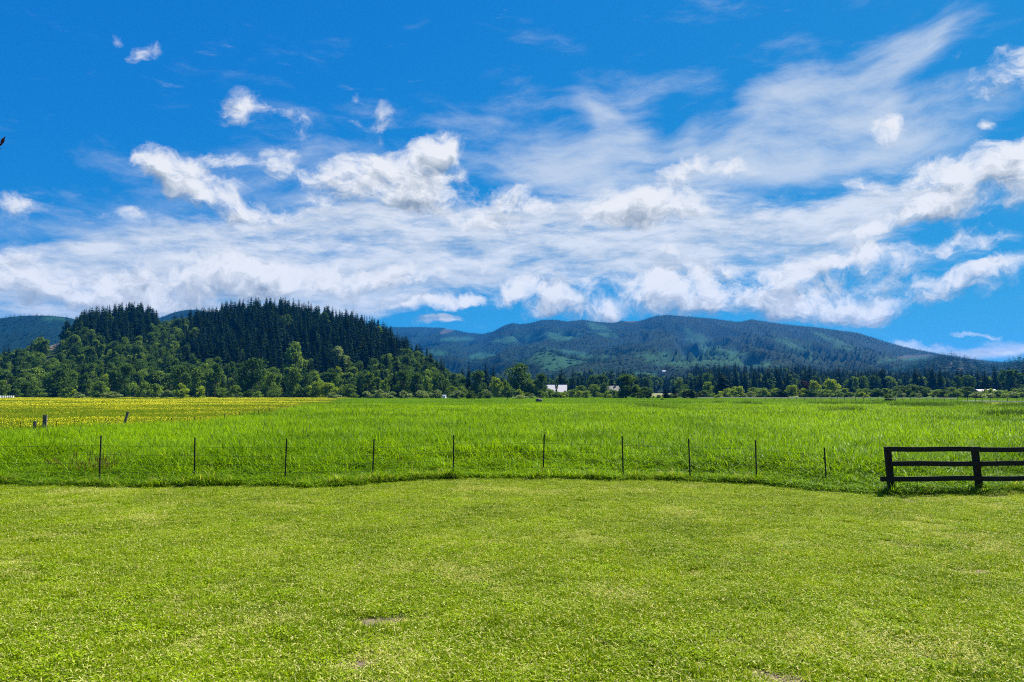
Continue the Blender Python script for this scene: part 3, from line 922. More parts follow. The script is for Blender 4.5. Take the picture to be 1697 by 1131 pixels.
X, Y = X[keep], Y[keep]
band = N1.fbm(X * 0.010, Y * 0.035, 3)
h = 0.95 + 0.5 * N2.fbm(X * 0.05, Y * 0.05, 3)
fb = scatter('buttercups', np.stack([X, Y, gz(X, Y)], -1), r.uniform(0, 6.283, len(X)), np.clip(h, .5, 1.4), BUF, 4, 7, None, 'far bands of yellow buttercups below the wooded hill', 'flowers')
vid = np.where(band > 0.10, r.integers(0, 2, len(X)), np.where(band > -0.10, np.array([0, 2, 2, 3])[r.integers(0, 4, len(X))], 3))
fb.data.attributes['vid'].data.foreach_set('value', vid.astype(np.int32))

# --- sprinkles of white cow parsley and rank weeds in the tall grass near the wire
UMB = []
for i in range(3):
    UMB.append(blade_patch('parsley%d' % i, 200 + i, 8, 0.12, 0.62, 0.2, 0.010, 0.25, 3, ['meadow_blades', 'white_petals'], flowers=4, fl_size=0.014))
UMBS = make_source('parsley', UMB)
PX = []
for px, py, n, wx in [(555, 779, 9, 18), (580, 783, 6, 14), (785, 769, 5, 8), (850, 765, 5, 20), (872, 764, 3, 8), (80, 731, 5, 10), (95, 733, 3, 8), (140, 742, 5, 14), (690, 735, 3, 14), (740, 734, 4, 14), (590, 733, 3, 12)]:
    for i in range(n):
        p = ground_at(px + rr.normal() * wx, py + rr.normal() * 3, 0.5)
        if p.y > edge_y(p.x) + 0.8: PX.append((p.x, p.y, 0.0))
PX = np.array(PX)
scatter('cow_parsley', PX, rr.uniform(0, 6.283, len(PX)), rr.uniform(0.85, 1.15, len(PX)), UMBS, 3, 9, None, 'small white flower heads scattered in the tall grass', 'flowers')
RANK = make_source('rank_weed', [blade_patch('rank_weed%d' % i, 220 + i, 60, 0.16, 0.34, 0.4, 0.020, 0.95, 4, ['meadow_blades'], dry=0.16, droop=1.2) for i in range(4)])
X = rr.uniform(-21, 21, 760)
Y = edge_y(X) + np.abs(rr.normal(size=760)) * 0.16 + 0.02
clump = N3.fbm(X * 0.8, Y * 0.8, 2)
keep = clump > -0.15
X, Y, clump = X[keep], Y[keep], clump[keep]
scatter('edge_weeds', np.stack([X, Y, 0 * X], -1), rr.uniform(0, 6.283, len(X)), np.clip(0.62 + 0.7 * clump + 0.15 * rr.normal(size=len(X)), 0.35, 1.2), RANK, 4, 10, None,
        'uncut weeds drooping over the edge of the lawn', 'weeds')

# --- rusty sorrel heads in the left of the tall grass, and taller pale seed stalks everywhere
m, g = new_mat('sorrel_heads')
out(g, principled(g, g.mix(g.n('ShaderNodeObjectInfo').outputs['Random'], (0.26, 0.13, 0.03), (0.42, 0.26, 0.06)), 0.8, 0.1))
m, g = new_mat('seed_heads')
out(g, principled(g, g.mix(g.n('ShaderNodeObjectInfo').outputs['Random'], (0.24, 0.32, 0.06), (0.42, 0.44, 0.16)), 0.8, 0.1))
def stalks(name, seed, n, rad, h, mat, hw):
    r = np.random.default_rng(seed)
    V = []; Fc = []; tone = []; mi = []
    for i in range(n):
        a = r.uniform(0, 6.283); d = rad * math.sqrt(r.uniform()); x, y = d * math.cos(a), d * math.sin(a)
        hh = h * r.uniform(.75, 1.15); lx, ly = r.normal(size=2) * 0.12 * hh; az = r.uniform(0, 3.14)
        wx, wy = math.cos(az), math.sin(az)
        b = len(V)
        V += [(x - wx * .003, y - wy * .003, 0), (x + wx * .003, y + wy * .003, 0), (x + lx, y + ly, hh * .8)]
        Fc.append([b, b + 1, b + 2]); mi.append(0)
        for ax, ay in ((wx, wy), (-wy, wx)):
            b = len(V)
            c0 = (x + lx * .95, y + ly * .95, hh * .74); c1 = (x + lx * 1.25, y + ly * 1.25, hh)
            m0 = ((c0[0] + c1[0]) / 2, (c0[1] + c1[1]) / 2, (c0[2] + c1[2]) / 2)
            V += [c0, (m0[0] + ax * hw, m0[1] + ay * hw, m0[2]), c1, (m0[0] - ax * hw, m0[1] - ay * hw, m0[2])]
            Fc.append([b, b + 1, b + 2, b + 3]); mi.append(1)
    me = mesh_from(name, V, Fc, [MATS['meadow_blades'], MATS[mat]], False, mi)
    fattr(me, 'tone', np.full(len(V), .5)); fattr(me, 'dry', np.zeros(len(V)))
    return me
SOR = make_source('sorrel', [stalks('sorrel%d' % i, 260 + i, 9, .25, .62, 'sorrel_heads', .009) for i in range(3)])
PX = []
for px, py, n, wx, wy in [(150, 771, 22, 36, 9), (172, 766, 10, 16, 6), (272, 787, 16, 10, 4), (110, 780, 10, 20, 5), (640, 740, 6, 30, 6), (850, 768, 10, 25, 8), (1390, 752, 14, 25, 8), (1480, 770, 8, 30, 10), (1660, 768, 16, 25, 6), (700, 776, 8, 30, 6), (1180, 775, 8, 30, 6)]:
    for i in range(n):
        q = ground_at(px + rr.normal() * wx, py + rr.normal() * wy, 0.45)
        if q.y > edge_y(q.x) + 0.4: PX.append((q.x, q.y, 0.0))
PX = np.array(PX)
scatter('sorrel', PX, rr.uniform(0, 6.283, len(PX)), rr.uniform(0.75, 1.1, len(PX)), SOR, 3, 13, None, 'rusty red sorrel heads tinting the tall grass', 'weeds')
SEED = make_source('seed_stalk', [stalks('seed_stalk%d' % i, 270 + i, 6, .4, .98, 'seed_heads', .0075) for i in range(3)])
X, Y, r = jitter_grid(-40, 44, 18, 60, 1.25, 14)
keep = (Y > edge_y(X) + 1.5) & (np.abs(X) < Y * .72 + 3) & ~is_yellow(X, Y) & (N1.fbm(X * .12, Y * .12, 3) > 0.02)
X, Y = X[keep], Y[keep]
scatter('seed_stalks', np.stack([X, Y, gz(X, Y)], -1), r.uniform(0, 6.283, len(X)), np.clip(wheight(X, Y), .4, 1.3), SEED, 3, 15, None, 'pale grass seed heads standing above the meadow', 'grass')

# --- dead bits, crumbs of thatch and stray blades over the worn spots of the lawn
LIT = make_source('thatch_litter', [blade_patch('thatch_litter%d' % i, 280 + i, 34, 0.13, 0.026, 0.5, 0.0065, 1.1, 2, ['lawn_blades'], dry=0.55, litter=38) for i in range(3)])
PX = []
for bx, by, w, a in BARE:
    for i in range(int(10 + 45 * w)):
        q = rr.normal(size=2) * w * 0.62
        PX.append((bx + q[0] * 1.35, by + q[1], 0.004))
PX = np.array(PX)
PX = PX[PX[:, 1] < edge_y(PX[:, 0])]
scatter('thatch_litter', PX, rr.uniform(0, 6.283, len(PX)), rr.uniform(0.55, 1.0, len(PX)), LIT, 3, 16, None, 'dead grass crumbs and stray blades on the worn spots', 'grass')

# ------------------------------------------------------------------ trees: meshes
def conifer_meshes(name, seed, tiers=15, per=9, width=0.17, mat='fir_needles', leaflets=2, bare=0.07):
    """unit-high fir: trunk, and drooping ragged boughs in whorls"""
    r = np.random.default_rng(seed)
    tb = MB()
    tb.tube([(0, 0, 0), (0.004, 0, 0.3), (0, 0.003, 0.7), (0, 0, 0.98)], [0.016, 0.013, 0.007, 0.001], 5)
    V = []; Fc = []; tone = []
    lop = r.uniform(0, 6.283)
    for i in range(tiers):
        s = (i + r.uniform(-.3, .3)) / tiers
        z0 = bare + (1 - bare) * s
        env = width * (1 - s) ** 0.66 * (0.80 + 0.28 * r.uniform()) + 0.006
        if s < 0.12: env *= 0.72
        n = max(4, int(per * (1 - 0.5 * s)))
        a0 = r.uniform(0, 6.283)
        for k in range(n):
            a = a0 + 6.283 * k / n + r.normal() * 0.22
            L = env * r.uniform(0.55, 1.22) * (1 + 0.18 * math.cos(a - lop))
            drop = L * r.uniform(0.18, 0.60) - 0.012
            ca, sa = math.cos(a), math.sin(a)
            wd = L * r.uniform(0.20, 0.34) + 0.006
            t = r.uniform()
            b = len(V)
            mz = z0 - drop * 0.35 + 0.008
            V += [(0, 0, z0 + 0.016), (ca * L * .55 - sa * wd, sa * L * .55 + ca * wd, mz - 0.006), (ca * L, sa * L, z0 - drop), (ca * L * .55 + sa * wd, sa * L * .55 - ca * wd, mz - 0.006)]
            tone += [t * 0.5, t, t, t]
            Fc += [[b, b + 1, b + 2], [b, b + 2, b + 3]]
            for q in range(leaflets):
                f = r.uniform(0.35, 0.95); sd = r.choice([-1, 1])
                px_, py_ = ca * L * f, sa * L * f
                e = L * r.uniform(0.16, 0.34)
                aa = a + sd * r.uniform(0.5, 1.1)
                b = len(V)
                V += [(px_, py_, z0 - drop * f + 0.006), (px_ + math.cos(aa) * e, py_ + math.sin(aa) * e, z0 - drop * f - e * 0.35), (px_ + ca * e * .5, py_ + sa * e * .5, z0 - drop * f - e * 0.7)]
                tone += [t] * 3
                Fc.append([b, b + 1, b + 2])
    # leader
    b = len(V)
    V += [(0.004, 0, 0.95), (-0.004, 0.004, 0.95), (0, -0.005, 0.95), (0, 0, 1.0)]
    tone += [.5] * 4
    Fc += [[b, b + 1, b + 3], [b + 1, b + 2, b + 3], [b + 2, b, b + 3]]
    cm = mesh_from(name + '_crown', V, Fc, [MATS[mat]])
    fattr(cm, 'tone', tone)
    return tb.mesh(name + '_trunk', MATS['fir_bark']), cm

def leafy_meshes(name, seed, mat, lobes=16, leaves=1100, w=0.42, low=0.05, leaf=0.034, column=0.0, flat=0.0):
    """unit-high broadleaf tree: forked trunk, crown of leaf clumps; w = half width"""
    r = np.random.default_rng(seed)
    tb = MB()
    top = Vector((r.normal() * .03, r.normal() * .03, 0.62))
    tb.tube([(0, 0, 0), (0.01, 0.005, 0.2), top], [0.030, 0.022, 0.008], 6)
    C = []
    for i in range(lobes):
        s = r.uniform(low + 0.06, 0.93)
        prof = math.sin(math.pi * min(1.0, (s - low * 0.6) / (1.02 - low * 0.6)) ** (0.75 + column * 0.3)) ** 0.6
        a = r.uniform(0, 6.283); d = w * prof * math.sqrt(r.uniform(0.05, 1.0)) * 0.78
        rad = r.uniform(0.10, 0.19) * (0.65 + w) * (1 - 0.35 * column)
        C.append((d * math.cos(a), d * math.sin(a), s, rad))
        if i % 2 == 0:
            tb.tube([top * r.uniform(0.35, 0.95), Vector((d * math.cos(a), d * math.sin(a), s))], [0.011, 0.003], 4, caps=False)
    C.append((top.x, top.y, 0.86 - flat, 0.13))
    C = np.array(C)
    V = []; Fc = []; tone = []
    per = leaves // len(C)
    for c in C:
        tb_ = r.uniform(-0.15, 0.15)
        for k in range(per):
            d = r.normal(size=3); d /= np.linalg.norm(d)
            rr_ = c[3] * (r.uniform(0.35, 1.0) ** 0.5) * (1.0 if r.uniform() < .85 else 1.22)
            p = c[:3] + d * rr_ * np.array([1.0, 1.0, 0.85])
            if p[2] < 0.03: continue
            nrm = d + r.normal(size=3) * 0.55; nrm /= np.linalg.norm(nrm)
            e1 = np.cross(nrm, r.normal(size=3)); e1 /= np.linalg.norm(e1); e2 = np.cross(nrm, e1)
            s1 = leaf * r.uniform(0.6, 1.3); s2 = s1 * r.uniform(0.5, 0.9)
            b = len(V)
            bend = nrm * s1 * 0.25
            V += [tuple(p - e1 * s1 - bend), tuple(p - e2 * s2), tuple(p + e1 * s1 - bend), tuple(p + e2 * s2)]
            t = min(1, max(0, r.uniform() + tb_)); tone += [t] * 4
            Fc += [[b, b + 1, b + 2], [b, b + 2, b + 3]]
    cm = mesh_from(name + '_crown', V, Fc, [MATS[mat]])
    fattr(cm, 'tone', tone)
    return tb.mesh(name + '_trunk', MATS['bark']), cm

def joined(name, pair):
    """trunk and crown in one mesh, for the far masses that are stuff"""
    V, Fc, mi, tone = [], [], [], []
    for k, me in enumerate(pair):
        n = len(V)
        V += [tuple(v.co) for v in me.vertices]
        Fc += [[n + i for i in p.vertices] for p in me.polygons]; mi += [k] * len(me.polygons)
        if 'tone' in me.attributes:
            a = np.zeros(len(me.vertices), dtype=np.float32); me.attributes['tone'].data.foreach_get('value', a); tone += a.tolist()
        else:
            tone += [0.3] * len(me.vertices)
    j = mesh_from(name, V, Fc, [pair[0].materials[0], pair[1].materials[0]], False, mi)
    fattr(j, 'tone', tone)
    return j

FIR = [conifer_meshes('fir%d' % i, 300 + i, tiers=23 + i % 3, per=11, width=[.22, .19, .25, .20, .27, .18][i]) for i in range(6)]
BROAD = {}
for nm, mat in (('broad', 'broad_leaves'), ('dark', 'dark_leaves'), ('bright', 'bright_leaves'), ('silver', 'silver_leaves'), ('plum', 'plum_leaves')):
    k = {'broad': 4, 'dark': 4, 'bright': 2, 'silver': 2, 'plum': 1}[nm]
    BROAD[nm] = [leafy_meshes('%s%d' % (nm, i), 400 + 17 * i + len(nm), mat, lobes=20 + 3 * i, w=0.42, leaves=2000) for i in range(k)]
COLUMN = [leafy_meshes('column%d' % i, 470 + i, ['dark_leaves', 'broad_leaves'][i % 2], lobes=15, w=0.26, column=1.0, low=0.10, leaf=0.034) for i in range(3)]
SHRUB = {}
for nm, mat in (('broad', 'broad_leaves'), ('dark', 'dark_leaves'), ('bright', 'bright_leaves'), ('silver', 'silver_leaves')):
    SHRUB[nm] = [leafy_meshes('%s_shrub%d' % (nm, i), 500 + 13 * i + len(nm), mat, lobes=13, leaves=800, w=0.50, low=0.0, leaf=0.055, flat=0.05) for i in range(2)]

N_TREE = {}
def plant(name, pair, loc, hgt, wid, label, cat, group=None, rz=None, r=random):
    """a tree of its own: an Empty at the root of the trunk with trunk and crown; hgt, wid in metres (wid None keeps the form)"""
    cm = pair[1]
    o = empty(name, loc, rz if rz is not None else r.uniform(0, 6.283))
    if wid is None:
        sx = hgt
    else:
        if 'halfw' not in cm:
            co = np.zeros(len(cm.vertices) * 3, dtype=np.float32); cm.vertices.foreach_get('co', co); co = co.reshape(-1, 3)
            cm['halfw'] = float(np.percentile(np.hypot(co[:, 0], co[:, 1]), 96))
        sx = wid / 2 / cm['halfw']
    o.scale = (sx, sx, hgt)
    add('trunk', pair[0], o); add('crown', cm, o)
    return tag(o, label, cat, group)

RT = random.Random(5)
FOREST_GROUP = 'conifers of the wooded hill and the valley woods'

# ------------------------------------------------------------------ the trees one can point at
# kind, mesh, photo x, row of the foot (None: stands on the land at the given distance), row of the top, width in photo pixels, distance, label
T = [
 # along the foot of the wooded hill, from the left frame edge
 ('broad_tree', ('broad', 0), 6, 628, 18, 286, 'olive green tree cut by the left edge below the wooded hill'),
 ('shrub', ('S', 'broad', 0), 24, 645, 20, 270, 'low green shrub second in from the left frame edge'),
 ('broad_tree', ('dark', 0), 45, 634, 24, 280, 'round dark tree near the left edge of the field'),
 ('shrub', ('S', 'broad', 1), 66, 644, 20, 274, 'green shrub just right of the round dark tree near the left edge'),
 ('broad_tree', ('dark', 1), 96, 611, 36, 292, 'big dark spreading tree below the rocky clearing'),
 ('shrub', ('S', 'broad', 0), 114, 643, 22, 272, 'light green shrub in front of the big dark spreading tree'),
 ('shrub', ('S', 'silver', 0), 132, 650, 16, 268, 'small grey green bush right of the big dark tree'),
 ('broad_tree', ('column', 0), 140, 618, 16, 288, 'narrow dark tree between two spreading ones on the left'),
 ('broad_tree', ('broad', 1), 165, 632, 22, 282, 'pale green tree above the long low hedge bush'),
 ('shrub', ('S', 'silver', 1), 176, 651, 26, 266, 'pale low bush, left one of the hedge pair on the left'),
 ('shrub', ('S', 'silver', 0), 192, 650, 24, 266, 'pale low bush, right one of the hedge pair on the left'),
 ('broad_tree', ('column', 2), 185, 612, 16, 296, 'slim dark tree beside the tall rounded one on the left'),
 ('broad_tree', ('dark', 2), 207, 603, 30, 298, 'tall dark rounded tree left of the row of pale shrubs'),
 ('shrub', ('S', 'broad', 0), 222, 636, 20, 274, 'first of the row of pale green shrubs at the hill foot'),
 ('shrub', ('S', 'broad', 1), 240, 633, 20, 276, 'second of the row of pale green shrubs at the hill foot'),
 ('shrub', ('S', 'broad', 0), 258, 637, 20, 274, 'third of the row of pale green shrubs at the hill foot'),
 ('shrub', ('S', 'silver', 1), 276, 646, 18, 270, 'small grey green shrub ending the pale row at the hill foot'),
 ('broad_tree', ('dark', 3), 298, 604, 30, 300, 'dark rounded tree behind the brightest green bush'),
 ('broad_tree', ('broad', 2), 326, 608, 28, 294, 'half lit tree with a dark left side beside the bright bush'),
 ('shrub', ('S', 'bright', 0), 303, 636, 24, 276, 'bright green bush under the dark rounded tree'),
 ('shrub', ('S', 'bright', 1), 330, 640, 24, 274, 'bright green bush under the half lit tree'),
 ('broad_tree', ('column', 0), 356, 601, 22, 298, 'upright tree with feathery lit top left of the great dark tree'),
 ('shrub', ('S', 'broad', 1), 368, 643, 18, 272, 'green shrub under the upright feathery tree'),
 ('shrub', ('S', 'broad', 0), 391, 639, 20, 274, 'green shrub left under the great dark tree'),
 ('broad_tree', ('dark', 1), 418, 594, 46, 300, 'great dark spreading tree at the middle of the hill foot'),
 ('shrub', ('S', 'dark', 0), 412, 645, 18, 271, 'dark green shrub in front of the great dark tree'),
 ('shrub', ('S', 'broad', 1), 428, 649, 16, 269, 'small shrub right under the great dark tree'),
 ('shrub', ('S', 'broad', 0), 300, 658, 24, 236, 'low mounded bush standing out in the buttercup meadow edge'),
 ('broad_tree', ('broad', 3), 449, 618, 26, 290, 'light green tree right of the great dark tree'),
 ('broad_tree', ('broad', 0), 484, 606, 24, 290, 'tall light green tree in front of the dark firs'),
 ('broad_tree', ('broad', 1), 487, 568, 32, 372, 'tall leafy tree rising among the firs on the slope'),
 ('broad_tree', ('silver', 0), 562, 576, 30, 380, 'blue grey leafy tree standing among the firs on the slope'),
 ('shrub', ('S', 'broad', 1), 455, 646, 20, 270, 'green shrub at the foot of the light green tree'),
 ('shrub', ('S', 'dark', 1), 500, 641, 18, 273, 'dark shrub left of the yellow green thicket'),
 ('broad_tree', ('bright', 0), 524, 632, 28, 276, 'yellow green tree, left one of the bright pair below the firs'),
 ('broad_tree', ('bright', 1), 546, 635, 24, 275, 'yellow green tree, right one of the bright pair below the firs'),
 ('shrub', ('S', 'silver', 0), 554, 651, 22, 262, 'round grey bush in front of the bright pair'),
 ('shrub', ('S', 'broad', 0), 541, 661, 16, 225, 'low bush at the corner where buttercups meet green grass'),
 ('broad_tree', ('broad', 2), 579, 636, 26, 278, 'domed green tree left of a small black fir'),
 ('broad_tree', ('column', 1), 611, 616, 16, 290, 'upright light tree right of the small black fir'),
 ('broad_tree', ('column', 1), 624, 624, 13, 288, 'shorter upright light tree, second right of the small black fir'),
 ('broad_tree', ('broad', 3), 638, 627, 15, 286, 'small round light tree left of the domed lit tree'),
 ('shrub', ('S', 'silver', 1), 610, 648, 18, 266, 'silvery shrub, first of the long low row'),
 ('shrub', ('S', 'silver', 0), 632, 646, 22, 266, 'silvery shrub, second of the long low row'),
 ('shrub', ('S', 'silver', 1), 652, 649, 18, 266, 'silvery shrub, third of the long low row'),
 ('shrub', ('S', 'silver', 0), 672, 648, 20, 268, 'silvery shrub, fourth of the long low row'),
 ('shrub', ('S', 'silver', 1), 700, 647, 22, 270, 'silvery shrub right beside the utility pole'),
 ('shrub', ('S', 'silver', 0), 722, 646, 22, 270, 'silvery shrub at the right end of the long low row'),
 # the gap and the middle of the picture
 ('broad_tree', ('dark', 2), 668, 614, 28, 300, 'domed tree with a lit right edge left of the utility pole'),
 ('broad_tree', ('dark', 0), 692, 619, 22, 300, 'dark rounded tree right behind the utility pole'),
 ('broad_tree', ('broad', 0), 710, 610, 20, 318, 'light tree on the hill end above the utility pole'),
 ('broad_tree', ('dark', 3), 728, 618, 28, 300, 'dark tree with a sunlit right flank near the white shed'),
 ('shrub', ('S', 'silver', 1), 756, 647, 26, 262, 'round grey green bush right of the small white shed'),
 ('broad_tree', ('dark', 1), 780, 648, 16, 252, 'first of three small round dark trees at the field edge'),
 ('broad_tree', ('dark', 2), 796, 650, 15, 252, 'second of three small round dark trees at the field edge'),
 ('broad_tree', ('dark', 3), 810, 651, 15, 252, 'third of three small round dark trees, brownish on its right'),
 ('broad_tree', ('broad', 1), 750, 640, 18, 292, 'small light tree behind the round grey bush'),
 ('broad_tree', ('broad', 2), 766, 640, 18, 294, 'small light tree behind the three round dark ones'),
 ('broad_tree', ('dark', 0), 795, 616, 28, 306, 'domed dark tree between two pointed firs'),
 ('broad_tree', ('bright', 0), 824, 626, 22, 310, 'sunny green tree left of the great cottonwood'),
 ('broad_tree', ('broad', 3), 839, 630, 16, 300, 'pale trunked tree tucked against the great cottonwood'),
 ('broad_tree', ('dark', 1), 861, 603, 42, 320, 'great dark cottonwood, tallest leafy tree at the middle'),
 ('broad_tree', ('broad', 0), 878, 630, 18, 316, 'lighter tree against the right flank of the great cottonwood'),
 ('shrub', ('S', 'silver', 0), 862, 655, 28, 262, 'pale low shrub under the great cottonwood'),
 ('broad_tree', ('dark', 2), 896, 619, 24, 318, 'dark tree standing between the great cottonwood and the barn'),
 ('shrub', ('S', 'broad', 1), 911, 645, 16, 300, 'light shrub left in front of the barn'),
 ('broad_tree', ('column', 0), 923, 627, 6, 330, 'thin dark poplar in front of the white barn roof'),
 ('shrub', ('S', 'dark', 0), 921, 650, 14, 296, 'dark little bush below the barn'),
 ('shrub', ('S', 'bright', 1), 935, 650, 16, 298, 'yellow green bush below the barn roof'),
 ('shrub', ('S', 'broad', 0), 950, 646, 16, 300, 'green bush at the right corner of the barn'),
 ('broad_tree', ('broad', 1), 962, 639, 18, 318, 'light round tree right of the barn'),
 ('broad_tree', ('broad', 2), 985, 637, 22, 316, 'domed light tree halfway between barn and dark house'),
 ('broad_tree', ('dark', 3), 1001, 634, 18, 326, 'dark round tree left of the dark house'),
 ('shrub', ('S', 'broad', 1), 972, 648, 16, 290, 'low green bush in the middle of the hedge by the barn'),
 ('shrub', ('S', 'bright', 0), 1005, 648, 14, 292, 'bright little bush in front of the dark house'),
 ('shrub', ('S', 'broad', 0), 1018, 647, 14, 290, 'green bush left against the big half lit tree'),
 ('broad_tree', ('dark', 0), 1037, 622, 32, 276, 'big half lit tree with dark left side right of the house'),
 ('broad_tree', ('broad', 3), 1056, 638, 20, 276, 'lit leafy tree, left one of the pair by the pale field'),
 ('broad_tree', ('dark', 1), 1071, 641, 22, 272, 'dark leafy tree, right one of the pair by the pale field'),
 ('broad_tree', ('dark', 2), 1127, 630, 22, 420, 'dark domed tree behind the pale field'),
 ('broad_tree', ('broad', 0), 1173, 631, 20, 330, 'light tree left of the big black fir'),
 ('shrub', ('S', 'dark', 1), 1166, 646, 22, 292, 'dark bush left below the big black fir'),
 ('shrub', ('S', 'broad', 1), 1190, 654, 12, 280, 'little light bush at the foot of the big black fir'),
 ('broad_tree', ('bright', 1), 1222, 641, 20, 300, 'yellow green round tree right of the big black fir'),
 ('broad_tree', ('broad', 1), 1247, 642, 16, 300, 'light round tree, left of two near the roadside'),
 ('broad_tree', ('broad', 2), 1264, 643, 18, 298, 'light round tree, right of two near the roadside'),
 ('broad_tree', ('bright', 0), 1284, 644, 16, 300, 'pale green tree left of the small pointed dark fir'),
 ('broad_tree', ('bright', 1), 1312, 639, 18, 300, 'yellow green tree right of the small pointed dark fir'),
 ('broad_tree', ('plum', 0), 1331, 632, 17, 340, 'dark purple leaved round tree'),
 ('broad_tree', ('bright', 0), 1351, 631, 18, 340, 'sunlit tree right of the purple leaved one'),
 ('broad_tree', ('bright', 1), 1378, 629, 22, 345, 'brightest yellow green domed tree on the right'),
 ('shrub', ('S', 'dark', 0), 1405, 650, 18, 278, 'dark bush below and right of the brightest tree'),
 ('shrub', ('S', 'broad', 1), 1364, 650, 18, 290, 'olive bush by the right hand utility pole'),
 ('shrub', ('S', 'broad', 0), 1388, 648, 18, 295, 'green shrub below the brightest yellow green tree'),
 ('broad_tree', ('column', 1), 1419, 624, 12, 420, 'slim pale tree in front of dark firs on the right'),
 ('shrub', ('S', 'broad', 1), 1430, 644, 22, 300, 'broad olive shrub right of the slim pale tree'),
 ('shrub', ('S', 'dark', 1), 1472, 652, 18, 195, 'lone dark bush out in the right of the field'),
 ('broad_tree', ('dark', 3), 1492, 639, 26, 310, 'dark hedge tree, left one of three with lit tops'),
 ('broad_tree', ('dark', 0), 1510, 638, 26, 310, 'dark hedge tree, middle one of three with lit tops'),
 ('broad_tree', ('dark', 1), 1528, 640, 24, 310, 'dark hedge tree, right one of three with lit tops'),
 ('shrub', ('S', 'broad', 0), 1556, 646, 26, 300, 'light shrub right of the dark hedge trees'),
 ('broad_tree', ('broad', 3), 1581, 642, 22, 290, 'half lit tree left of the twin roofs'),
 ('broad_tree', ('dark', 2), 1603, 641, 20, 292, 'dark tree just left of the twin roofs'),
 ('shrub', ('S', 'silver', 0), 1618, 650, 24, 272, 'olive bush, left one of the thicket under the twin roofs'),
 ('shrub', ('S', 'silver', 1), 1638, 652, 22, 266, 'olive bush, front one of the thicket under the twin roofs'),
 ('shrub', ('S', 'broad', 1), 1656, 647, 26, 274, 'olive bush, tallest of the thicket under the twin roofs'),
 ('shrub', ('S', 'dark', 0), 1662, 657, 14, 262, 'dark little bush at the foot of the thicket on the right'),
 ('shrub', ('S', 'silver', 0), 1676, 650, 22, 272, 'olive bush right of the tallest one of the thicket'),
 ('shrub', ('S', 'broad', 0), 1694, 651, 22, 270, 'olive bush cut by the right frame edge'),
 ('broad_tree', ('column', 0), 1588, 622, 14, 430, 'tall dark tree rising behind the half lit tree'),
 ('broad_tree', ('column', 2), 1610, 624, 13, 430, 'tall dark tree rising behind the left of the twin roofs'),
 ('broad_tree', ('column', 0), 1664, 612, 17, 420, 'tall dark tree, left one of the tall pair at the right edge'),
 ('broad_tree', ('column', 2), 1681, 611, 22, 420, 'tall dark tree, right one of the tall pair at the right edge'),
 # bushes out in the field
 ('shrub', ('S', 'dark', 0), 150, 664, 10, 205, 'lone small dark bush in the buttercup meadow, leftmost of four'),
 ('shrub', ('S', 'dark', 1), 187, 662, 14, 200, 'dark bush in the buttercup meadow, second from the left'),
 ('shrub', ('S', 'broad', 0), 205, 665, 16, 200, 'low olive bush beside the dark one in the buttercup meadow'),
 ('shrub', ('S', 'dark', 1), 237, 666, 9, 205, 'tiny dark bush in the buttercup meadow, rightmost of four'),
 ('shrub', ('S', 'dark', 0), 1448, 666, 9, 190, 'tiny dark bush left of the lone dark bush'),
 ('shrub', ('S', 'dark', 1), 841, 660, 4, 215, 'tiny dark sapling left of the pale topped boulder'),
 ('shrub', ('S', 'dark', 0), 1097, 660, 5, 225, 'tiny dark tussock bush before the pale field'),
]
def foot(px, d):
    x = uv(px, HOR)[0] * d
    return Vector((x, d, float(land_z(x, d))))
for kind, key, px, top, wpx, d, label in T:
    p = foot(px, d)
    hgt = at(px, top, d).z - p.z
    wid = wpx / F * d * 1.12
    if key[0] == 'S': pair = SHRUB[key[1]][key[2]]
    elif key[0] == 'column': pair = COLUMN[key[1]]
    else: pair = BROAD[key[0]][key[1]]
    plant(kind, pair, p - Vector((0, 0, 0.05)), max(hgt, 0.5), wid, label, 'shrub' if kind == 'shrub' else 'tree', r=RT)

HEDGE = [(740, 1010, 24, 'low shrub in the hedge between the white shed and the dark house'), (1010, 1300, 26, 'low shrub in the hedge along the road by the small firs'),
         (1330, 1480, 20, 'low shrub in the thicket below the brightest yellow green tree'), (1480, 1700, 22, 'low shrub in the thicket around the twin roofs'), (0, 330, 20, 'low shrub in the fringe at the left foot of the wooded hill'), (330, 740, 26, 'low shrub in the fringe at the right foot of the wooded hill')]
for pa, pb, n, label in HEDGE:
    for i in range(n):
        px = pa + (pb - pa) * (i + RT.uniform(.1, .9)) / n
        d = RT.uniform(286, 330)
        if 1074 < px < 1126: d = 272
        p = foot(px, d)
        nm = RT.choice(['broad', 'broad', 'dark', 'dark', 'bright', 'silver'])
        hh = RT.uniform(1.8, 4.2) * (0.5 if 1074 < px < 1126 else 1)
        plant('shrub', SHRUB[nm][RT.randrange(2)], p, hh, hh * RT.uniform(1.0, 1.7), label, 'shrub', 'hedge shrubs along the far edge of the field', r=RT)

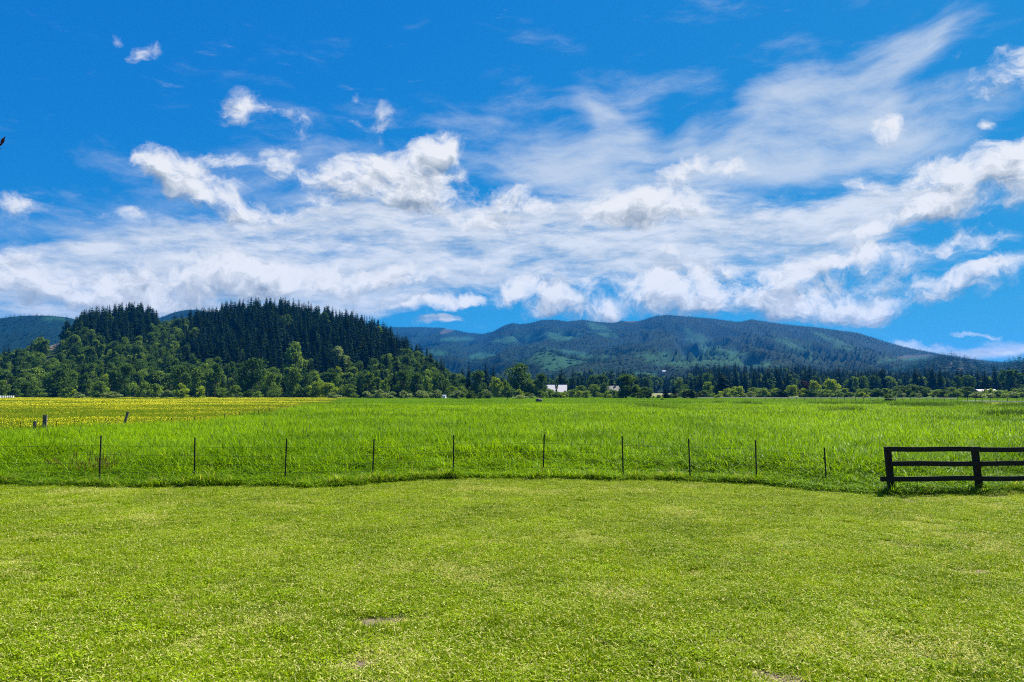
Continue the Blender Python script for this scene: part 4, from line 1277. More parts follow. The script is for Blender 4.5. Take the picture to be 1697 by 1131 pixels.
CON = [
 (777, 601, 11, 330, 'pointed fir left of the domed dark tree at the middle'), (805, 599, 13, 360, 'tall pointed fir behind the domed dark tree'), (818, 604, 11, 380, 'second tall fir right behind the domed dark tree'),
 (593, 635, 13, 282, 'small black fir at the foot of the hill'), (930, 606, 14, 430, 'tall dark fir right behind the barn'), (966, 621, 9, 430, 'pointed fir right of the barn'),
 (948, 627, 9, 440, 'small fir just right of the barn roof'), (998, 622, 9, 440, 'fir behind the dark round tree by the house'), (1004, 624, 8, 450, 'smaller fir behind the dark round tree by the house'),
 (1033, 608, 10, 440, 'left one of the two tall firs behind the big half lit tree'), (1045, 611, 11, 440, 'right one of the two tall firs behind the big half lit tree'), (1056, 623, 10, 430, 'short fir right of the two tall ones'),
 (1103, 642, 11, 272, 'small fir left in front of the pale field'), (1117, 639, 10, 276, 'small fir, second in front of the pale field'), (1134, 645, 8, 276, 'smallest fir in front of the pale field'),
 (1147, 642, 13, 272, 'small dark fir right of the pale field'), (1197, 617, 26, 330, 'big black fir standing alone at the roadside'), (1297, 639, 13, 290, 'small pointed dark fir right of the roadside trees'),
 (1180, 612, 12, 470, 'fir behind and left of the big black fir'), (1170, 616, 12, 480, 'fir second left behind the big black fir'), (1222, 622, 10, 440, 'fir just right of the big black fir'),
]
for px, top, wpx, d, label in CON:
    p = foot(px, d)
    plant('fir_tree', FIR[RT.randrange(6)], p, at(px, top, d).z - p.z, wpx / F * d * 1.6, label, 'fir', FOREST_GROUP, r=RT)

# ------------------------------------------------------------------ the woods
rf = np.random.default_rng(21)
def spread(u0, u1, y0, y1, step, keepf):
    """jittered points, evenly spaced over the land"""
    n = int((u1 - u0) * (y1 * y1 - y0 * y0) / 2 / step ** 2)
    y = np.sqrt(rf.uniform(y0 * y0, y1 * y1, n * 3)); u = rf.uniform(u0, u1, n * 3)
    x = u * y
    cell = {}
    idx = []
    for i, (a, b_) in enumerate(zip(x, y)):
        k = (int(a // step), int(b_ // step))
        if k in cell: continue
        cell[k] = 1; idx.append(i)
    x, y = x[idx], y[idx]
    k = keepf(x, y)
    return x[k], y[k]

# wooded hill
def in_hill(x, y):
    u = x / y
    z = HILL.z(x, y)
    c, k = masks(HILL, x, y, z, (), HILL_ROCK)
    D = np.interp(u, HILL.Du, HILL.Dv)
    c2, k2 = masks(HILL, x, y, z, (), HILL_OPEN)
    return (z > 0.2) & (y < D * 1.10) & (k < 0.4) & (k2 < 0.5)
hx, hy = spread(-0.80, -0.02, 304, 680, 5.9, in_hill)
hz = HILL.z(hx, hy)
hpx = 848.5 + F * hx / hy * 0.9976
hpy = HOR - F * (hz - CAM_H) / hy            # row of the foot
# leafy wood on the lower and left slopes, firs on top
jit = N1.fbm(hx / 45.0, hy / 45.0, 3) * 40
line = np.interp(hpx, [-100, 0, 60, 120, 200, 255, 300, 330, 420, 560, 620, 680, 720, 780], [588, 588, 575, 556, 578, 566, 575, 604, 625, 636, 620, 596, 596, 580])
leafy = hpy + jit * 0.8 > line + 8
leafy |= (np.hypot((hpx - 290) / 36, (hpy - 566) / 22) < 1 + jit / 60)
leafy &= rf.uniform(size=len(hx)) < 0.86
leafy |= rf.uniform(size=len(hx)) < 0.03
def fir_label(px):
    if px < 130: return 'dark fir on the left flank of the wooded hill by the rocky clearing'
    if px < 262: return 'dark fir below the left crest of the wooded hill'
    if px < 345: return 'dark fir in the saddle between the two crests of the wooded hill'
    if px < 520: return 'dark fir in the dense stand below the main crest of the wooded hill'
    if px < 640: return 'dark fir on the right shoulder of the wooded hill'
    return 'dark fir where the wooded hill runs out to the right'
def leaf_label(px):
    if px < 110: return 'olive leafy tree on the left slope below the rocky clearing'
    if px < 230: return 'olive leafy tree on the slope below the left crest'
    if px < 400: return 'leafy tree on the slope below the saddle of the wooded hill'
    if px < 600: return 'leafy tree at the foot of the dense firs on the wooded hill'
    return 'leafy tree on the low right end of the wooded hill'
order = np.argsort(hy)
n_ind_fir, n_ind_leaf = 0, 0
rest_fir, rest_leaf = [], []
left_zone = hpx < 230
for i in order:
    p = (hx[i], hy[i], hz[i] - 0.3)
    vis = -20 < hpx[i] < 800
    if leafy[i]:
        h = rf.uniform(6.0, 11.5)
        if vis and n_ind_leaf < 150 and hy[i] > 318:
            n_ind_leaf += 1
            kind = rf.choice(['dark', 'broad', 'column', 'bright'], p=[.40, .30, .27, .03] if left_zone[i] else [.48, .25, .25, .02])
            pair = COLUMN[rf.integers(3)] if kind == 'column' else BROAD[kind][rf.integers(len(BROAD[kind]))]
            plant('broad_tree', pair, p, h, h * rf.uniform(0.42, 0.75),
                  leaf_label(hpx[i]),
                  'tree', 'leafy trees on the lower slopes of the wooded hill', r=RT)
        else:
            rest_leaf.append((*p, h))
    else:
        h = 17.0 - 8.5 * rf.uniform() ** 1.2 * (0.80 if hpx[i] < 120 or hpx[i] > 680 else 1.0)
        if vis and n_ind_fir < 240:
            n_ind_fir += 1
            plant('fir_tree', FIR[rf.integers(6)], p, h, None, fir_label(hpx[i]), 'fir', FOREST_GROUP, r=RT)
        else:
            rest_fir.append((*p, h))
FIRJ = make_source('hill_fir', [joined('hill_fir%d' % i, FIR[i]) for i in range(6)])
rest_fir = np.array(rest_fir); rest_leaf = np.array(rest_leaf)
def fscatter(name, arr, src, nv, seed, label, wmul=1.0):
    rr2 = np.random.default_rng(seed)
    s = np.stack([arr[:, 3] * wmul * rr2.uniform(.85, 1.2, len(arr))] * 2 + [arr[:, 3]], -1)
    return scatter(name, arr[:, :3], rr2.uniform(0, 6.283, len(arr)), s, src, nv, seed, rr2.normal(size=(len(arr), 2)) * 0.02, label, 'forest')
fscatter('conifer_forest', rest_fir, FIRJ, 6, 31, 'dense dark conifer forest over the top of the wooded hill')
LEAFJ = make_source('hill_leafy', [joined('hill_leafy%d' % i, q) for i, q in enumerate(BROAD['dark'] + BROAD['broad'][:2] + COLUMN[:2])])
if len(rest_leaf):
    fscatter('leafy_forest', rest_leaf, LEAFJ, 8, 32, 'leafy wood mixed through the slopes of the wooded hill', 0.85)

# valley woods right of the middle, in front of the mountain
def valley_keep(x, y):
    px = 848.5 + F * x / y
    return (px > 780) & (px < 1800) & ~((px > 1075) & (px < 1125) & (y < 620) & (y > 340)) & (N2.fbm(x / 60, y / 60, 3) > -0.32)
vx, vy = spread(-0.05, 0.80, 440, 900, 10.0, valley_keep)
vz = land_z(vx, vy)
o_ = np.argsort(vy)
rest = []; n_v = 0
for i in o_:
    px = 848.5 + F * vx[i] / vy[i]
    if rf.uniform() < 0.80:
        h = (20 - 12 * rf.uniform() ** 1.4) * (0.8 if px < 1150 else 1.0)
        if n_v < 60 and px < 1710 and vy[i] > 450:
            n_v += 1
            plant('fir_tree', FIR[rf.integers(6)], (vx[i], vy[i], vz[i] - .2), h, None, 'dark fir in the valley woods ' + ('behind the barn and the dark house' if px < 1080 else 'behind the pale field and the big black fir' if px < 1300 else 'behind the purple leaved and brightest trees' if px < 1480 else 'behind the hedge trees and twin roofs'), 'fir', FOREST_GROUP, r=RT)
        else:
            rest.append((vx[i], vy[i], vz[i] - .2, h))
fscatter('conifer_forest', np.array(rest), FIRJ, 6, 33, 'band of conifer woods across the valley below the mountain')
lv = [(x_, y_, z_ - .2, rf.uniform(8, 14)) for x_, y_, z_ in zip(vx, vy, vz) if rf.uniform() < 0.30]
fscatter('leafy_forest', np.array(lv) + np.array([3.0, 4.0, 0, 0]), LEAFJ, 8, 34, 'leafy trees mixed through the valley woods', 0.8)

# mountain and hill forests
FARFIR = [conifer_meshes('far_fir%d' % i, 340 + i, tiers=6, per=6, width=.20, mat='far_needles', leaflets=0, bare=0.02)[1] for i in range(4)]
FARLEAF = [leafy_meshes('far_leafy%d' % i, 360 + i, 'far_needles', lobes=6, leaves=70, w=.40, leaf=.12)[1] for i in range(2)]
FARS = make_source('far_tree', FARFIR)
def far_wood(name, rg, u0, u1, y0, y1, step, label, clear, rock, seed, hmin=5.0, hmax=8.5, front=1.04):
    def kf(x, y):
        z = rg.z(x, y)
        c, k = masks(rg, x, y, z, clear, rock)
        D = np.interp(x / y, rg.Du, rg.Dv)
        return (z > gz(x, y) + 0.3) & (y < D * front) & (c * 0.7 + 0.35 * rf.normal(size=len(x)) < 0.5) & (k < 0.4)
    x, y = spread(u0, u1, y0, y1, step, kf)
    z = rg.z(x, y)
    h = rf.uniform(hmin, hmax, len(x)) * (1 + 0.35 * N1.fbm(x / 200, y / 200, 3))
    o = fscatter(name, np.stack([x, y, z - 0.5, h], -1), FARS, 4, seed, label, 2.1)
    return len(x)
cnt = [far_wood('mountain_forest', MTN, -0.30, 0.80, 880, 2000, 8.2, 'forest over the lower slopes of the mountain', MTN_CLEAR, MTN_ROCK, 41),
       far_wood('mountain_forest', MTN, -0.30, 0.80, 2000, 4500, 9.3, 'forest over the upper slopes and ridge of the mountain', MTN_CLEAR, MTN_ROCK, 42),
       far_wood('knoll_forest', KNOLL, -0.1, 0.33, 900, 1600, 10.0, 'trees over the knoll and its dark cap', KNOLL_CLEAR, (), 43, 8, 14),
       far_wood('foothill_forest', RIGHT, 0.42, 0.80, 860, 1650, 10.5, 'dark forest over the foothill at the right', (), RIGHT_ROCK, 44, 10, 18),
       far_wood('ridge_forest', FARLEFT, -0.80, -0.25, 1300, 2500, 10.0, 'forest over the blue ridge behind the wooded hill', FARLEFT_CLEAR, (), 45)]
print('trees', n_ind_fir, n_ind_leaf, len(rest_fir), len(rest_leaf), n_v, len(rest), len(lv), cnt)

# ------------------------------------------------------------------ materials of built things
def wood(name, c1, c2, rough=0.85, grain=(3, 3, 40)):
    m, g = new_mat(name)
    tcn = g.n('ShaderNodeTexCoord').outputs['Object']
    n = g.noise(g.mapping(tcn, scale=grain), 1.0, 7, 0.7)
    n2 = g.noise(tcn, 3.0, 4, 0.6)
    c = g.mix(g.m('MULTIPLY', g.m('ADD', n, n2), 0.5), c1, c2)
    out(g, principled(g, c, rough, 0.2, bump(g, n, 0.4, 0.004)))
    return m
wood('stained_board', (0.006, 0.005, 0.004), (0.026, 0.021, 0.017), 0.8, (1.5, 40, 40))
wood('stained_post', (0.006, 0.005, 0.004), (0.026, 0.020, 0.016), 0.85, (30, 30, 1.5))
wood('old_post_wood', (0.045, 0.040, 0.034), (0.20, 0.18, 0.15), 0.95, (25, 25, 2))
wood('pole_wood', (0.060, 0.048, 0.038), (0.13, 0.11, 0.09), 0.9, (10, 10, 0.6))
wood('dark_siding', (0.045, 0.030, 0.024), (0.095, 0.065, 0.050), 0.85, (2, 2, 12))

def plain(name, c1, c2, rough, spec=0.3, metal=0.0, scale=6.0):
    m, g = new_mat(name)
    n = g.noise(g.n('ShaderNodeTexCoord').outputs['Object'], scale, 5, 0.65)
    out(g, principled(g, g.mix(n, c1, c2), rough, spec, None, metal))
    return m
plain('painted_steel', (0.006, 0.007, 0.006), (0.030, 0.024, 0.020), 0.6, 0.3, 0.0, 20)
plain('galvanised_wire', (0.014, 0.013, 0.012), (0.040, 0.036, 0.032), 0.8, 0.1, 0.0, 8)
plain('rusty_steel', (0.040, 0.022, 0.014), (0.10, 0.055, 0.035), 0.85, 0.2, 0.0, 20)
plain('black_plastic', (0.010, 0.010, 0.010), (0.020, 0.020, 0.020), 0.4, 0.4)
plain('white_roofing', (0.40, 0.37, 0.36), (0.52, 0.48, 0.47), 0.45, 0.4, 0.0, 1.5)
plain('white_paint', (0.70, 0.70, 0.68), (0.82, 0.82, 0.80), 0.6, 0.3, 0.0, 2.0)
plain('dark_roofing', (0.030, 0.030, 0.034), (0.075, 0.070, 0.070), 0.7, 0.3, 0.0, 2.0)
plain('pinkish_roofing', (0.17, 0.13, 0.12), (0.25, 0.20, 0.19), 0.6, 0.3, 0.0, 1.0)
plain('window_glass', (0.02, 0.025, 0.03), (0.03, 0.035, 0.04), 0.1, 0.5)
plain('stone', (0.04, 0.036, 0.032), (0.16, 0.15, 0.13), 0.9, 0.2, 0.0, 1.4)
plain('gravel', (0.13, 0.14, 0.09), (0.26, 0.26, 0.20), 0.95, 0.1, 0.0, 0.6)
plain('ripe_straw', (0.12, 0.13, 0.045), (0.20, 0.19, 0.08), 0.95, 0.1, 0.0, 0.05)
plain('porcelain', (0.30, 0.30, 0.30), (0.40, 0.40, 0.40), 0.3, 0.5)

# ------------------------------------------------------------------ wire fence on steel T-posts
POSTS = [(164, 804, 167, 722), (322, 805, 323, 725), (472, 803, 475, 727), (617, 800, 620, 728), (751, 795.5, 752, 721), (900, 794, 902, 720), (1033, 797, 1031, 723),
         (1144, 799, 1141, 727), (1254, 803, 1252, 730), (1370, 808, 1366, 742)]
def tpost_mesh(h):
    mb = MB()
    mb.box((-0.019, -0.003, -0.35), (0.019, 0.003, h), bev=0.001)          # flange
    mb.box((-0.003, 0.003, -0.35), (0.003, 0.034, h))                       # web
    z = 0.12
    while z < h - 0.04:                                                     # studs that hold the wire
        mb.box((-0.007, -0.011, z), (0.007, -0.003, z + 0.014))
        z += 0.055
    return mb.mesh('t_post', MATS['painted_steel'])
fx0 = ground_at(900, 794)
wf = empty('wire_fence', (fx0.x, fx0.y, 0))
tag(wf, 'thin wire fence on ten dark steel T-posts along the edge of the lawn', 'fence')
tops = []
for i, (bx, by, tx, ty) in enumerate(POSTS):
    p = ground_at(bx, by)
    tp = at(tx, ty, p.y)
    h = tp.z
    o = add('post', tpost_mesh(h), wf)
    o.location = (p.x - wf.location.x, p.y - wf.location.y, 0)
    o.rotation_euler = (0, math.atan2(tp.x - p.x, h), RT.uniform(-0.25, 0.25))
    tops.append((p, tp))
    if i == len(POSTS) - 1:
        tag(o, 'thinnest post of the wire fence, with a black insulator clip')
        c = MB(); c.box((-0.045, -0.035, h * 0.70), (-0.012, 0.012, h * 0.70 + 0.07), bev=0.006)
        c.tube([(-0.030, -0.03, h * .735), (-0.030, -0.075, h * .735)], 0.012, 6)
        add('insulator', c.mesh('insulator', MATS['black_plastic']), o)
first = ground_at(-40, 802); last = ground_at(1466, 818)
for lev in (0.26, 0.44, 0.62, 0.80):
    pts = []
    for k, (p, tp) in enumerate([(first, first + Vector((0, 0, 1.27)))] + tops):
        q = p.lerp(tp, lev) + Vector((0, -0.014, 0)) - Vector(wf.location)
        if pts:
            a = pts[-1]
            for s in (0.25, 0.5, 0.75):
                sag = RT.uniform(0.006, 0.02) * 4 * s * (1 - s)
                pts.append(a.lerp(q, s) - Vector((0, 0, sag)))
        pts.append(q)
    mb = MB(); mb.tube(pts, 0.0036, 5)
    add('wire', mb.mesh('wire', MATS['galvanised_wire']), wf)
st = ground_at(1377, 803)
mb = MB()
mb.tube([(0, 0, -0.3), (0.002, 0, 0.3), (0.010, 0, 0.46)], [0.018, 0.017, 0.016], 8)
mb.tube([(0.010, 0, 0.452), (0.011, 0, 0.475)], [0.026, 0.024], 8)
o = mb.build('stake', [MATS['rusty_steel']], None, (st.x, st.y, 0))
tag(o, 'short rusty stake right beside the last thin T-post', 'stake')

# ------------------------------------------------------------------ black board fence at the right
bf_p = [ground_at(1478, 820), ground_at(1624, 818)]
step = bf_p[1] - bf_p[0]
bf_p += [bf_p[1] + step * 1.0 + Vector((0, 0.05, 0)), bf_p[1] + step * 2.0 + Vector((0, 0.1, 0))]
bf = empty('board_fence', (bf_p[0].x, bf_p[0].y, 0))
tag(bf, 'black stained three-rail board fence at the right edge of the lawn', 'fence')
lean = [-0.06, -0.075, -0.03, 0.02]
PH = [at(1476, 740.5, bf_p[0].y).z, at(1620, 740.5, bf_p[1].y).z]
PH += [PH[1], PH[1]]
for i, p in enumerate(bf_p):
    mb = MB(); mb.box((-0.066, -0.066, -0.45), (0.066, 0.066, PH[i]), bev=0.006)
    o = add('post', mb.mesh('post', MATS['stained_post']), bf)
    o.location = (p.x - bf.location.x, p.y - bf.location.y, 0)
    o.rotation_euler = (0.0, lean[i], RT.uniform(-0.05, 0.05))
def rail(pa, pb, za, zb, hgt, la=0.0, lb=0.0):
    a = Vector((pa.x + la, pa.y - 0.095, za)) - Vector(bf.location); b_ = Vector((pb.x + lb, pb.y - 0.095, zb)) - Vector(bf.location)
    L = (b_ - a).length
    bm = bmesh.new(); bmesh.ops.create_cube(bm, size=1.0)
    bmesh.ops.subdivide_edges(bm, edges=[e for e in bm.edges if abs(e.verts[0].co.x - e.verts[1].co.x) > 0.5], cuts=7)
    for v in bm.verts:
        s = v.co.x + 0.5
        v.co = Vector((s * L, v.co.y * 0.038, v.co.z * hgt + 0.010 * math.sin(s * 5 + za * 9) * s * (1 - s) * 4))
    mb = MB(); mb.bm(bm)
    o = add('rail', mb.mesh('rail', MATS['stained_board']), bf)
    d = (b_ - a).normalized()
    o.location = a
    o.rotation_euler = (0, -math.asin(d.z), math.atan2(d.y, d.x))
    return o
def zrow(px, py, p): return at(px, py, p.y - 0.09).z
for k in range(3):
    pa, pb = bf_p[k], bf_p[k + 1]
    la = [(-.105, -.06, -.31), (.0, .0, .0), (.0, .0, .0)][k]
    zs = [(zrow(1470, 744.5, pa), zrow(1620, 745.0, bf_p[1])), (zrow(1480, 769, pa), zrow(1620, 768.5, bf_p[1])), (zrow(1455, 794.2, pa), zrow(1620, 793, bf_p[1]))]
    for j in range(3):
        off = 0.012 if k % 2 else 0.0
        za, zb = zs[j] if k == 0 else (zs[j][1] - 0.008, zs[j][1] - 0.012)
        la_ = la[j] if k == 0 else 0.004
        rail(pa, pb, za, zb, 0.118, la_ - 0.05 * (PH[0] - za) * 0, -0.002)

# ------------------------------------------------------------------ old leaning fence between the two meadows
of0 = Vector((OLD_FENCE[2][0], OLD_FENCE[2][1], 0))
of = empty('old_fence', of0)
tag(of, 'old broken fence of crooked posts between buttercups and tall grass', 'fence')
def fence_depth(px):
    """where the sight line of this column meets the old fence line"""
    u = uv(px, HOR)[0]
    for a, b_ in zip(OLD_FENCE[:-1], OLD_FENCE[1:]):
        # (a + t(b-a)).x = u * y
        d = b_ - a
        den = d[0] - u * d[1]
        if abs(den) < 1e-6: continue
        t = (u * a[1] - a[0]) / den
        if 0 <= t <= 1:
            return a[1] + t * d[1]
    return 43.0
OP = [(74.5, 688, 0.075, 0.0, 'box'), (58, 698, 0.055, 0.06, 'box'), (211, 681.5, 0.050, 0.24, 'box'), (35, 702, 0.03, 0.1, 'round'), (94, 699, 0.022, 0.0, 'round'), (123, 694, 0.022, 0.02, 'round'),
      (155, 696, 0.022, 0.16, 'round'), (175, 693.5, 0.022, 0.10, 'round'), (192, 697, 0.025, 0.12, 'round'), (224, 696, 0.022, 0.1, 'round'), (240, 698, 0.02, 0.0, 'round'), (266, 696, 0.022, 0.03, 'round'),
      (284, 693, 0.022, 0.05, 'round'), (298, 696, 0.02, 0.0, 'round'), (311, 694, 0.02, 0.03, 'round'), (315, 694.5, 0.02, -0.02, 'round')]
L2 = [(322, 692), (333, 691), (372, 689), (383, 688), (391, 687), (397, 686), (422, 685), (428, 684), (447, 681.5), (466, 678.5), (486, 675), (504, 672), (519, 668)]
for px, ty, rad, ln, typ in OP + [(a, b_, 0.03, RT.uniform(-.1, .16), 'round') for a, b_ in L2]:
    d = fence_depth(px)
    tp = at(px, ty, d)
    h = max(tp.z, 1.0)
    mb = MB()
    if typ == 'box':
        mb.box((-rad * 1.2, -rad, -0.3), (rad * 1.2, rad, h), bev=rad * 0.12)
        if ln == 0.0:                       # a notch worn across the thick post
            mb.box((-rad * 1.32, -rad * 1.15, h - 0.30), (rad * 1.32, rad * 1.15, h - 0.24), bev=0.006)
    else:
        mb.tube([(0, 0, -0.3), (RT.uniform(-.01, .01), 0, h * .5), (0, 0, h)], [rad * 1.1, rad, rad * 0.85], 7)
    o = add('post', mb.mesh('post', MATS['old_post_wood' if rad > 0.04 else 'rusty_steel']), of)
    # lean about the foot; put the top where it belongs
    o.rotation_euler = (RT.uniform(-.04, .04), ln, RT.uniform(-.3, .3))
    o.location = (tp.x - h * math.sin(ln) - of0.x, d - of0.y, 0)
    if typ == 'box' and ln == 0.0: tag(o, 'thick square weathered post')
    if ln == 0.24: tag(o, 'post leaning far to the right')
for zz in (0.75, 1.0):
    pts = [Vector((x_, y_, zz + RT.uniform(-.08, .05))) - of0 for x_, y_ in [tuple(OLD_FENCE[1] + (OLD_FENCE[2] - OLD_FENCE[1]) * s) for s in np.linspace(-.2, 1, 14)] + [tuple(OLD_FENCE[2] + (OLD_FENCE[4] - OLD_FENCE[2]) * s) for s in np.linspace(.06, 1, 18)]]
    mb = MB(); mb.tube(pts, 0.003, 4)
    add('wire', mb.mesh('wire', MATS['galvanised_wire']), of)

# ------------------------------------------------------------------ far field fence at the right
ff = empty('field_fence', foot(1380, 165))
tag(ff, 'long row of tiny dark fence posts across the far right field', 'fence')
FFP = []
pm = MB(); pm.tube([(0, 0, -.2), (0, 0, 0.6), (0.01, 0, 1.25)], [0.06, 0.055, 0.05], 6)
pmesh = pm.mesh('post', MATS['old_post_wood'])
for i, s in enumerate(np.linspace(0, 1, 34)):
    d = 205 - 40 * s
    px = 1268 + 440 * s + RT.uniform(-3, 3)
    p = foot(px, d)
    o = add('post', pmesh, ff)
    o.location = p - ff.location
    o.rotation_euler = (RT.uniform(-.06, .06), RT.uniform(-.06, .06), 0)
    FFP.append(p - ff.location)
for zz in (0.7, 1.1):
    mb = MB(); mb.tube([p + Vector((0, 0, zz)) for p in FFP], 0.006, 4)
    add('wire', mb.mesh('wire', MATS['galvanised_wire']), ff)

# ------------------------------------------------------------------ raised gravel road, pale fields
def bank(name, pts, w, h, mat, label, cat):
    """a low bank with a flat top along pts"""
    mb = MB()
    for a, b_ in zip(pts, pts[1:]):
        pass
    V = []
    for i, p in enumerate(pts):
        q = pts[min(i + 1, len(pts) - 1)] - pts[max(i - 1, 0)]
        n = Vector((-q.y, q.x, 0)).normalized()
        for s, z in ((-w / 2 - h * 2, -0.3), (-w / 2, h), (w / 2, h), (w / 2 + h * 2, -0.3)):
            V.append(tuple(p + n * s + Vector((0, 0, z))))
    Fc = []
    for i in range(len(pts) - 1):
        for k in range(3):
            a = i * 4 + k
            Fc.append([a, a + 1, a + 5, a + 4])
    o = add(name, mesh_from(name, V, Fc, [MATS[mat]]))
    return tag(o, label, cat, kind='structure')
bank('road', [foot(px, d) for px, d in ((1130, 290), (1200, 284), (1290, 276), (1400, 266), (1480, 262), (1580, 262))], 3.5, 0.50, 'gravel', 'pale gravel road on a low bank along the far side of the field', 'road')
bank('road', [foot(px, d) for px, d in ((1600, 186), (1640, 178), (1700, 170), (1850, 158))], 2.0, 0.42, 'gravel', 'pale farm track at the far right of the field', 'road')
def pale_field(pa, pb, d0, d1, z1, label):
    U = [uv(pa, HOR)[0], uv(pb, HOR)[0]]
    V = []; n = 8
    for i in range(n + 1):
        d = d0 + (d1 - d0) * i / n
        for u in U:
            V.append((u * d, d, 0.06 + z1 * (i / n) ** 1.2))
    Fc = [[2 * i, 2 * i + 1, 2 * i + 3, 2 * i + 2] for i in range(n)]
    o = add('pale_field', mesh_from('pale_field', V, Fc, [MATS['ripe_straw']], True))
    tag(o, label, 'field', kind='structure')
pale_field(1076, 1124, 345, 560, 1.5, 'pale straw coloured field behind the small firs')
pale_field(1318, 1336, 350, 520, 1.0, 'pale straw coloured patch below the purple leaved tree')

# ------------------------------------------------------------------ buildings
def gable_house(name, loc, rz, L, W, wall, roof_h, mats, label, cat, over=0.4, windows=(), chimney=False, door=True):
    """ridge along local x; walls, two roof slopes, windows with panes, a door"""
    root = empty(name, loc, rz)
    wm, rm, tm = mats
    mb = MB()
    mb.box((-L / 2, -W / 2, -0.5), (L / 2, W / 2, wall))
    for s in (-1, 1):
        mb.face([(s * L / 2, -W / 2, wall), (s * L / 2, W / 2, wall), (s * L / 2, 0, wall + roof_h)])
    mb.build('wall', [MATS[wm]], root)
    for s in (-1, 1):
        sl = roof_h / (W / 2)
        mb = MB()
        y0, z0 = s * (W / 2 + over), wall - over * sl
        t = 0.12
        A = [(-L / 2 - over, y0, z0), (L / 2 + over, y0, z0), (L / 2 + over, 0, wall + roof_h), (-L / 2 - over, 0, wall + roof_h)]
        B = [(x_, y_, z_ + t) for x_, y_, z_ in A]
        mb.face(B if s < 0 else B[::-1]); mb.face(A[::-1] if s < 0 else A)
        for i in range(4):
            j = (i + 1) % 4
            mb.face([A[i], A[j], B[j], B[i]])
        ro = mb.build('roof', [MATS[rm]], root)
        if s < 0:
            rb = MB(); rb.tube([(-L / 2 - over, 0, wall + roof_h + t + .02), (L / 2 + over, 0, wall + roof_h + t + .02)], 0.09, 6)
            rb.build('ridge_cap', [MATS[rm]], ro)
            if chimney:
                cb = MB(); cb.box((L * .22, -W * .12 - .3, wall + roof_h * .5), (L * .22 + .6, -W * .12 + .3, wall + roof_h + 0.9), bev=0.03)
                cb.build('chimney', [MATS['stone']], ro)
    for (x_, z_, w_, h_) in windows:
        f = MB(); f.box((x_ - w_ / 2 - .08, -W / 2 - .05, z_ - .08), (x_ + w_ / 2 + .08, -W / 2 - .003, z_ + h_ + .08))
        wo = f.build('window', [MATS[tm]], root)
        q = MB(); q.box((x_ - w_ / 2, -W / 2 - .075, z_), (x_ + w_ / 2, -W / 2 - .053, z_ + h_))
        q.build('pane', [MATS['window_glass']], wo)
    if door:
        f = MB(); f.box((-0.5, -W / 2 - .06, 0), (0.5, -W / 2 - .003, 2.05))
        f.build('door', [MATS[tm]], root)
    return tag(root, label, cat)
p = foot(923, 350)
wall = at(923, 650.5, 350).z; rh = at(923, 638.2, 350).z - wall
gable_house('barn', p, R(-6), 8.6, 9.0, wall + 0.35, rh - 0.35, ('dark_siding', 'white_roofing', 'white_paint'), 'barn with a bright white metal roof among the trees at the middle', 'barn', 0.5, [(-2.5, 1.0, 1.0, 1.0), (2.6, 1.0, 1.0, 1.0)])
p = foot(1013, 395)
gable_house('house', p, R(20), 7.5, 6.0, 3.1, 2.6, ('white_paint', 'dark_roofing', 'white_paint'), 'dark roofed house half hidden left of the big half lit tree', 'house', 0.6, [(-2.0, 1.0, 1.2, 1.2), (2.0, 1.0, 1.2, 1.2)], True)
p = foot(1624, 330)
gable_house('farmhouse', p, R(4), 3.4, 4.0, at(1624, 648.8, 330).z, 0.75, ('dark_siding', 'pinkish_roofing', 'white_paint'), 'low brown house with a pale pinkish roof, left of the twin roofs', 'house', 0.35, [(-1.2, .9, .9, 1.0), (1.2, .9, .9, 1.0)])
p = foot(1642, 334)
gable_house('farmhouse', p, R(-3), 2.8, 4.0, at(1642, 648.4, 334).z, 0.75, ('dark_siding', 'pinkish_roofing', 'white_paint'), 'low brown house with a pale pinkish roof, right of the twin roofs', 'house', 0.35, [(0.6, .9, .9, 1.0)])
d_ = 1080.0
x_ = uv(1101, HOR)[0] * d_
zt = at(1101, 617.5, d_).z
zl = float(land_z(x_, d_))
gable_house('hill_house', (x_, d_, zl), R(10), 5.0, 5.0, max(zt - zl - 1.2, 3.0), 1.0, ('white_paint', 'white_roofing', 'white_paint'), 'tiny pale house high among the forest right of the knoll', 'house', 0.5, [], False, False)
# small white shed by the bushes
p = foot(736.5, 268)
gable_house('shed', p, R(-15), 1.1, 1.1, at(736, 656.3, 268).z, 0.35, ('white_paint', 'white_roofing', 'dark_siding'), 'tiny white shed by the round grey bush at the field edge', 'shed', 0.08, [], False, False)

# ------------------------------------------------------------------ boulder in the field
bm = bmesh.new(); bmesh.ops.create_icosphere(bm, subdivisions=3, radius=1.0)
for v in bm.verts:
    n = float(N1.fbm(v.co.x * 1.6 + 4, v.co.y * 1.6 + v.co.z, 3))
    v.co *= 1 + 0.35 * n
    v.co = Vector((v.co.x * 0.80, v.co.y * 0.6, max(v.co.z * 0.45, -0.3)))
mb = MB(); mb.bm(bm)
p = ground_at(893, 664.3, 0.55)
o = mb.build('boulder', [MATS['stone']], None, (p.x, p.y, 0.62), True)
tag(o, 'dark boulder with a pale top lying in the far middle of the field', 'boulder')

